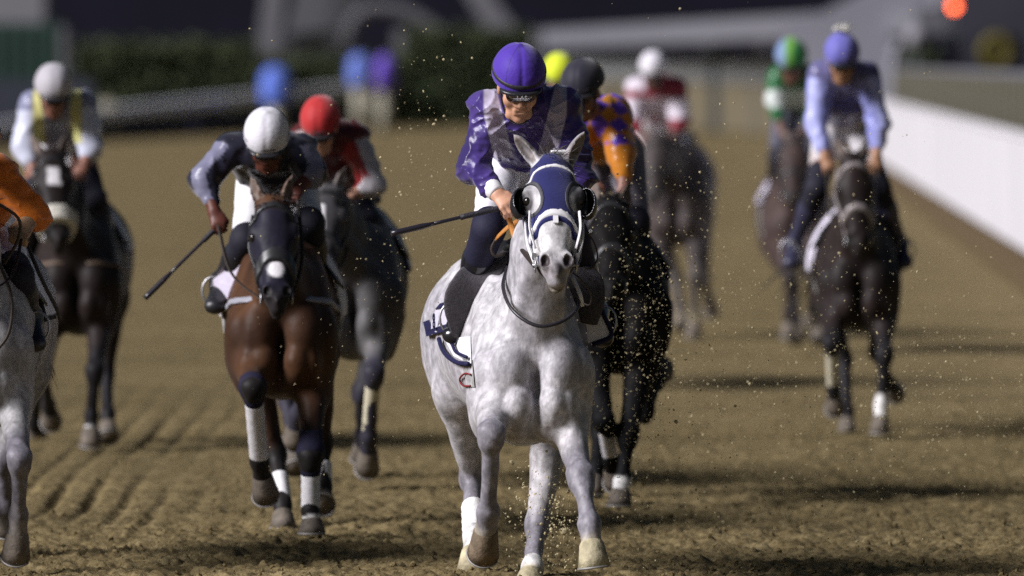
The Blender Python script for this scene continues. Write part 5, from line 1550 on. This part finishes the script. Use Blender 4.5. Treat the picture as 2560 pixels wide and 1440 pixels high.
# --- left dark bay, rider in pale silks
hD = Horse(dict(label='dark bay horse with a thick pale noseband at the left', D=54.0, px=192, h=.0135, hx=-.01, mat=sleek, sc=.98, dz=.03, **dark,
    poll=(128, 385, -.40), muzzle=(148, 612), hl=.6, hyaw=8, blaze=(.10, .22, .035), nosebandm=mat('sheepskin', (.55, .53, .47), .95, .1, .2, 60, .8, 60), noseband_fat=.03, nb_w=.085, nb_a=.42, nb_t=.3,
    FL=[(108, 930, -.32), (120, 1010, .02), (128, 1055, .14)], FR=[(236, 925, -.25), (228, 1040, -.2), (226, 1112, -.22)],
    HL=[(88, 990, 1.3), (86, 1060, 1.5), (90, 1090, 1.6)], HR=[(266, 935, 1.2), (268, 1035, 1.0), (270, 1092, .9)], socks={'FR': 1.35}, breastm=mat('breast_tan', (.10, .07, .05), .6, .3), cloth=(.50, 1.1, 1.14)))
rD = Rider(dict(label='rider at the left in pale lavender silks with yellow braces and grey helmet', D=54.0, h=.0125, head=(134, 212, -.05), pitch=26, yaw=8, hk=1.02, bk=1.05,
    shL=(80, 268, .15), shR=(208, 262, .16), elL=(62, 372, .12), elR=(226, 372, .10), haL=(92, 440, .0), haR=(204, 428, .0),
    hip=(150, 330, .78), knL=(84, 530, .3), knR=(236, 500, .30), ftL=(60, 640, .52), ftR=(280, 612, .52),
    jacket=lambda v, R: mixc(yoke((.21, .22, .33), (.52, .54, .66))(v, R), (.56, .54, .22), ((np.abs(np.abs(v[:, 0] - (R.J['shL'][0] + R.J['shR'][0]) / 2) - .115) < .035) & (v[:, 2] > R.J['shL'][2] - .22)).astype(float)),
    cap=capf((.40, .385, .42)), capname='pearl', band=(.30, .29, .32), goggle='dark', breech_len=.62, skin=(.22, .10, .07), skinname='deep'))
hD.reins(rD.J['haL'] + rD.O, rD.J['haR'] + rD.O)

# --- black horse behind the leader, rider in orange and purple checks
hE = Horse(dict(label='black horse with one white sock just behind the leader', D=47.2, px=1550, h=.012, hx=-.07, mat=mat('black_coat', rough=.65, spec=.08, attr=True, var=.3, vscale=7, bump=.3, bscale=22), sc=1.0, dz=.02, **blackc,
    poll=(1530, 500, -.38), muzzle=(1530, 735), hyaw=6,
    FL=[(1510, 1050, -.3), (1528, 1150, -.05), (1540, 1205, .05)], FR=[(1570, 1085, -.25), (1556, 1200, -.28), (1548, 1262, -.30)],
    HL=[(1500, 1080, 1.2), (1490, 1170, 1.0), (1480, 1235, .9)], HR=[(1612, 1030, 1.2), (1640, 955, 1.55), (1655, 925, 1.75)],
    planted=('FR', 'HL'), socks={'FR': .95}, breast=False, cloth=(.50, 1.1, 1.14), clothc=(.25, .25, .27)))
hE.wraps(['FL'], (.60, .59, .62), rad=.040)
rE = Rider(dict(label='rider in orange and purple checked silks under a dark navy helmet', D=47.2, h=.0105, head=(1457, 206, -.05), pitch=20, yaw=-18, hk=1.02,
    shL=(1440, 300, .18), shR=(1535, 282, .22), elL=(1440, 400, .15), elR=(1552, 385, .12), haL=(1485, 470, .0), haR=(1562, 490, .0),
    hip=(1520, 375, .80), knL=(1470, 560, .3), knR=(1590, 560, .3), ftL=(1460, 690, .5), ftR=(1600, 690, .5),
    jacket=checks((.52, .22, .020), (.12, .05, .50),   .105, (.48, .17, .014)), cap=(.010, .010, .022), capname='navy', goggle='dark', skin=(.20, .10, .07), skinname='deep', breech=(.16, .15, .18), breechname='dusk', collar=(.010, .010, .016), collarname='black'))
hE.reins(rE.J['haL'] + rE.O, rE.J['haR'] + rE.O)

# --- yellow cap, almost hidden
hF = Horse(dict(label='dark brown horse almost wholly hidden behind the leader, under the yellow helmet', D=64.0, px=1415, h=.02, hx=.0, mat=sleek, sc=.98, dz=.0, **dark,
    poll=(1415, 430, -.38), muzzle=(1415, 600),
    FL=[(1385, 820, -.2), (1385, 900, .0), (1388, 940, .1)], FR=[(1445, 830, -.2), (1445, 920, -.2), (1445, 970, -.2)],
    HL=[(1390, 830, 1.2), (1390, 900, 1.1), (1392, 950, 1.0)], HR=[(1450, 830, 1.2), (1455, 910, 1.1), (1455, 955, 1.0)]))
rF = Rider(dict(label='rider whose bright yellow helmet shows beside the purple one', D=64.0, h=.017, head=(1398, 176, -.05), pitch=28, hk=1.0,
    shL=(1360, 240, .15), shR=(1445, 240, .16), elL=(1350, 320, .12), elR=(1455, 320, .10), haL=(1385, 370, .0), haR=(1430, 370, .0),
    hip=(1405, 310, .78), knL=(1370, 430, .3), knR=(1455, 430, .30), ftL=(1360, 520, .52), ftR=(1465, 520, .52),
    jacket=(.012, .012, .016), cap=(.60, .70, .02), capname='yellow', goggle='dark'))

# --- white cap, maroon and white silks
hG = Horse(dict(label='dusty brown horse ridden in maroon and white, far behind the leader', D=75.5, px=1690, h=.019, hx=.05, mat=sleek, sc=1.08, dz=.05,
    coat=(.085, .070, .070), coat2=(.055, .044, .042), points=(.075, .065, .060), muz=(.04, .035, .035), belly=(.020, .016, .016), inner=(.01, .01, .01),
    poll=(1640, 345, -.40), muzzle=(1630, 505), hyaw=-5,
    FL=[(1652, 700, -.25), (1640, 765, -.05), (1640, 800, .05)], FR=[(1738, 690, -.25), (1736, 780, -.2), (1734, 838, -.22)],
    HL=[(1690, 700, 1.2), (1700, 770, 1.0), (1705, 815, .9)], HR=[(1760, 700, 1.2), (1772, 750, 1.5), (1778, 780, 1.6)], dust=.6, breast=False, cloth=(.45, 1.1, 1.16), clothc=(.56, .53, .62)))
rG = Rider(dict(label='rider in maroon silks with white bands under a white helmet, far back', D=75.5, h=.0165, head=(1632, 166, -.05), pitch=25, yaw=-6, hk=1.02, bk=1.2,
    shL=(1592, 222, .15), shR=(1690, 222, .16), elL=(1580, 300, .12), elR=(1700, 300, .10), haL=(1610, 350, .0), haR=(1680, 352, .0),
    hip=(1645, 285, .78), knL=(1600, 430, .3), knR=(1706, 420, .30), ftL=(1588, 500, .52), ftR=(1715, 500, .52),
    jacket=lambda v, R: mixc(np.tile(np.asarray((.22, .020, .035)), (len(v), 1)), (.64, .58, .66), ((np.abs(v[:, 2] - R.J['elL'][2] - .10) < .085) | ((v[:, 2] > R.J['shL'][2] - .02) & (v[:, 0] < R.J['shL'][0] + .06))).astype(float)),
    cap=capf((.66, .64, .70)), capname='chalk', band=(.10, .05, .05), goggle='dark', skin=(.14, .07, .06), skinname='deep2'))
hG.reins(rG.J['haL'] + rG.O, rG.J['haR'] + rG.O)

# --- green cap at the right, behind the lavender rider
hH = Horse(dict(label='dark brown horse behind the lavender rider at the right', D=71.5, px=1995, h=.019, hx=.0, mat=sleek, sc=1.0, dz=.0,
    coat=(.060, .040, .036), coat2=(.040, .026, .024), points=(.03, .024, .024), muz=(.03, .025, .025), inner=(.01, .01, .01),
    poll=(1985, 345, -.40), muzzle=(1978, 505), hyaw=-5,
    FL=[(1975, 690, -.25), (1972, 780, -.2), (1972, 840, -.2)], FR=[(2030, 690, -.25), (2030, 760, -.05), (2030, 800, .05)],
    HL=[(1985, 720, 1.2), (1990, 800, 1.1), (1992, 850, 1.0)], HR=[(2040, 720, 1.2), (2045, 800, 1.1), (2048, 850, 1.0)], breast=False, cloth=(.45, 1.1, 1.16), clothc=(.55, .52, .62)))
rH = Rider(dict(label='rider in green silks under a green and yellow helmet behind the lavender rider', D=71.5, h=.016, head=(1978, 140, -.05), pitch=25, yaw=-5, hk=1.16, bk=1.05,
    shL=(1946, 192, .15), shR=(2030, 192, .16), elL=(1935, 250, .12), elR=(2045, 270, .10), haL=(1955, 330, .0), haR=(2005, 340, .0),
    hip=(1992, 260, .78), knL=(1945, 395, .3), knR=(2040, 400, .30), ftL=(1935, 480, .52), ftR=(2050, 480, .52),
    jacket=lambda v, R: mixc(np.tile(np.asarray((.010, .105, .030)), (len(v), 1)), (.55, .60, .58), (np.abs(v[:, 2] - R.J['elL'][2] - .01) < .07).astype(float)),
    cap=lambda v, R: mixc(mixc(np.tile(np.asarray((.012, .16, .035)), (len(v), 1)), (.12, .30, .035), (np.abs((v - R.C) @ R.r + .01) < .03).astype(float)), (.16, .24, .42), (((v - R.C) @ R.r < -.045)).astype(float)),
    capname='green', band=(.05, .09, .25), goggle='dark', skin=(.16, .08, .06), skinname='deep3', breech=(.08, .08, .11), breechname='slate'))
hH.reins(rH.J['haL'] + rH.O, rH.J['haR'] + rH.O)

# --- lavender rider on the right
hI = Horse(dict(label='dark brown horse with pale foreleg wraps nearest the white barrier', D=55.9, px=2148, h=.0135, hx=.01, mat=sleek, sc=.94, dz=.02, **dark,
    poll=(2135, 398, -.40), muzzle=(2150, 628), hl=.58, hyaw=4,
    FL=[(2080, 858, -.28), (2084, 972, -.05), (2088, 1022, .04)], FR=[(2212, 885, -.25), (2204, 1010, -.22), (2200, 1082, -.25)],
    HL=[(2112, 900, 1.2), (2118, 1030, .95), (2118, 1082, .85)], HR=[(2190, 880, 1.3), (2226, 960, 1.6), (2240, 985, 1.75)],
    planted=('FR', 'HL'), socks={'FR': .8}, tail=(-.25, .5, -.5), bridlec=(.25, .22, .22), bridlename='tan', breast=False, cloth=(.46, 1.1, 1.04), clothc=(.58, .55, .64), trim=False))
hI.wraps(['FL'], (.46, .43, .33), rad=.042, f0=.05)
rI = Rider(dict(label='rider sitting tall in lavender silks and lavender helmet at the right', D=55.9, h=.0115, head=(2104, 132, -.05), pitch=24, yaw=0, hk=1.0, bk=1.0,
    shL=(2052, 186, .15), shR=(2166, 188, .16), elL=(2040, 300, .12), elR=(2196, 308, .10), haL=(2068, 412, .0), haR=(2190, 410, .0),
    hip=(2110, 300, .78), knL=(2042, 470, .3), knR=(2198, 470, .30), ftL=(1985, 610, .52), ftR=(2250, 610, .52),
    jacket=yoke((.12, .115, .25), (.22, .235, .53), (.38, .40, .72), .045), cap=(.125, .12, .42), capname='lavender', band=(.14, .12, .30), goggle='dark', skin=(.36, .19, .11), skinname='light2', breech=(.50, .48, .50), breechname='pale',
    boot=(.03, .03, .06), bootname='slate', breech_len=.72))
hI.reins(rI.J['haL'] + rI.O, rI.J['haR'] + rI.O)
# pale tuft on the helmet's crown
rnd = random.Random(8); mb = MB()
for k in range(26):
    d_ = unit(V(rnd.gauss(0, .8), rnd.gauss(0, .5), 1)); c0 = rI.Hd(0, -.02, .175)
    mb.tube([c0, c0 + d_ * .05, c0 + d_ * .085 + V(.01, 0, -.01)], [.006, .007, .002], 4)
mb.obj('tuft', mat('tuft_pale', (.55, .54, .50), .9, .2), rI.hel, smooth=True)

# ------------------------------------------------------------------ dirt thrown up by the hooves
def build_spray():
    rnd = np.random.RandomState(11)
    dm = mat('flying_dirt', (.46, .395, .235), .95, .1, .35, 40)
    def cloud(n, cx, cy, sx, sy, d0, d1, r0, r1, pw):
        px = cx + sx * rnd.randn(n); py = cy + sy * rnd.randn(n); d = d0 + (d1 - d0) * rnd.rand(n)
        return px, py, d, r0 + (r1 - r0) * rnd.rand(n) ** pw
    sets = [cloud(2500, 1610, 900, 115, 220, 40.4, 43.5, .0008, .0042, 3.2), cloud(2300, 1820, 930, 290, 290, 40.4, 44, .0008, .0046, 3.4),
            cloud(900, 2050, 950, 280, 220, 40.6, 44.5, .0010, .0050, 3.2), cloud(330, 1060, 520, 70, 230, 40.5, 43, .0010, .0050, 2.8),
            cloud(260, 1000, 900, 200, 260, 41, 44, .001, .0035, 3), cloud(1000, 1370, 1290, 48, 85, 40.4, 41.4, .0010, .0065, 3.2), cloud(420, 1500, 600, 500, 330, 40.5, 44, .001, .0045, 3),
            cloud(1100, 2350, 1010, 170, 110, 41, 45, .001, .0040, 3.0)]
    px, py, d, r = [np.concatenate([q[i] for q in sets]) for i in range(4)]
    x = (px - 1280) / F * d; z = CAMH - (py - HOR) / F * d
    ok = (z > .02) & (px > -40) & (px < 2600) & (py > -20)
    ok &= ~((px > 1180) & (px < 1470) & (py < 1080) & (d < 41.0))
    # the larger pieces one by one
    x, d, z, r = x[ok], d[ok], z[ok], r[ok]
    o = link('flying_dirt', lumps(x, d, z, r, rnd, dm, 'flying_dirt', (.55, 1.5))); o['kind'] = 'stuff'; tag(o, 'fine pale dirt flying in the air among the horses')
    big = [(1628, 574), (1668, 586), (1595, 650), (1690, 590), (1655, 690), (1680, 705), (1700, 700), (1622, 590), (1560, 790), (1590, 845), (1545, 880), (1570, 905), (1690, 1055), (1655, 1010), (1685, 1025),
           (1600, 1075), (1628, 1100), (1670, 1180), (1985, 1125), (2200, 560), (2040, 990), (1875, 960), (1838, 1015), (1860, 1190), (1900, 1270), (1600, 1290), (1520, 1288), (1740, 1225), (2092, 915),
           (1280, 1158), (1275, 1305), (1265, 1285), (1340, 1340), (1400, 1180), (1420, 1230), (1395, 1280), (1330, 1200), (1410, 1330), (1110, 290), (1085, 310), (1090, 300), (1000, 480), (1060, 660), (1105, 200),
           (625, 72), (940, 25), (920, 65), (1180, 145), (1130, 150), (1010, 110), (1700, 22), (1880, 200), (1915, 310), (1800, 260), (1750, 430), (1812, 310), (2330, 1120), (2445, 1030), (2240, 1080), (2400, 960)]
    v, f = ico(); me = []
    for k in range(5):
        vv = v * (1 + .5 * (rnd.rand(12, 1) - .5)) * (.6 + .8 * rnd.rand(1, 3))
        me.append(mesh_np('dirt_clod', vv, f, [dm], False))
    for k, (a, b) in enumerate(big):
        dd = 40.6 + 1.8 * rnd.rand(); p = W(a, b, dd)
        o = link('dirt_clod', me[k % 5], loc=p); q = .0042 + .0052 * rnd.rand() ** 2
        if b > 1140 and a < 1440: q *= 1.5
        o.scale = (q, q, q * (.6 + .8 * rnd.rand())); o.rotation_euler = tuple(rnd.rand(3) * 6)
        lb = ('pale clod of dirt flung up low between the forelegs of the leading grey' if b > 1140 and a < 1440 else
              'pale clod of dirt flying left of the purple rider, above the level whip' if a < 1200 and b > 120 else
              'pale fleck of dirt high up against the dark backdrop and hedges' if b < 330 else
              'pale clod of dirt flying in the open gap right of the black horse' if a > 1780 else
              'pale clod of dirt in the thick spray in front of the black horse')
        tag(o, lb, 'dirt clod', {'l': 'clods low between the forelegs', 'p': 'clods left of the purple rider', 'h': 'flecks high up', 'g': 'clods in the open gap', 't': 'clods in the thick spray'}[
            'l' if 'low between' in lb else 'p' if 'level whip' in lb else 'h' if 'high up' in lb else 'g' if 'open gap' in lb else 't'])
build_spray()
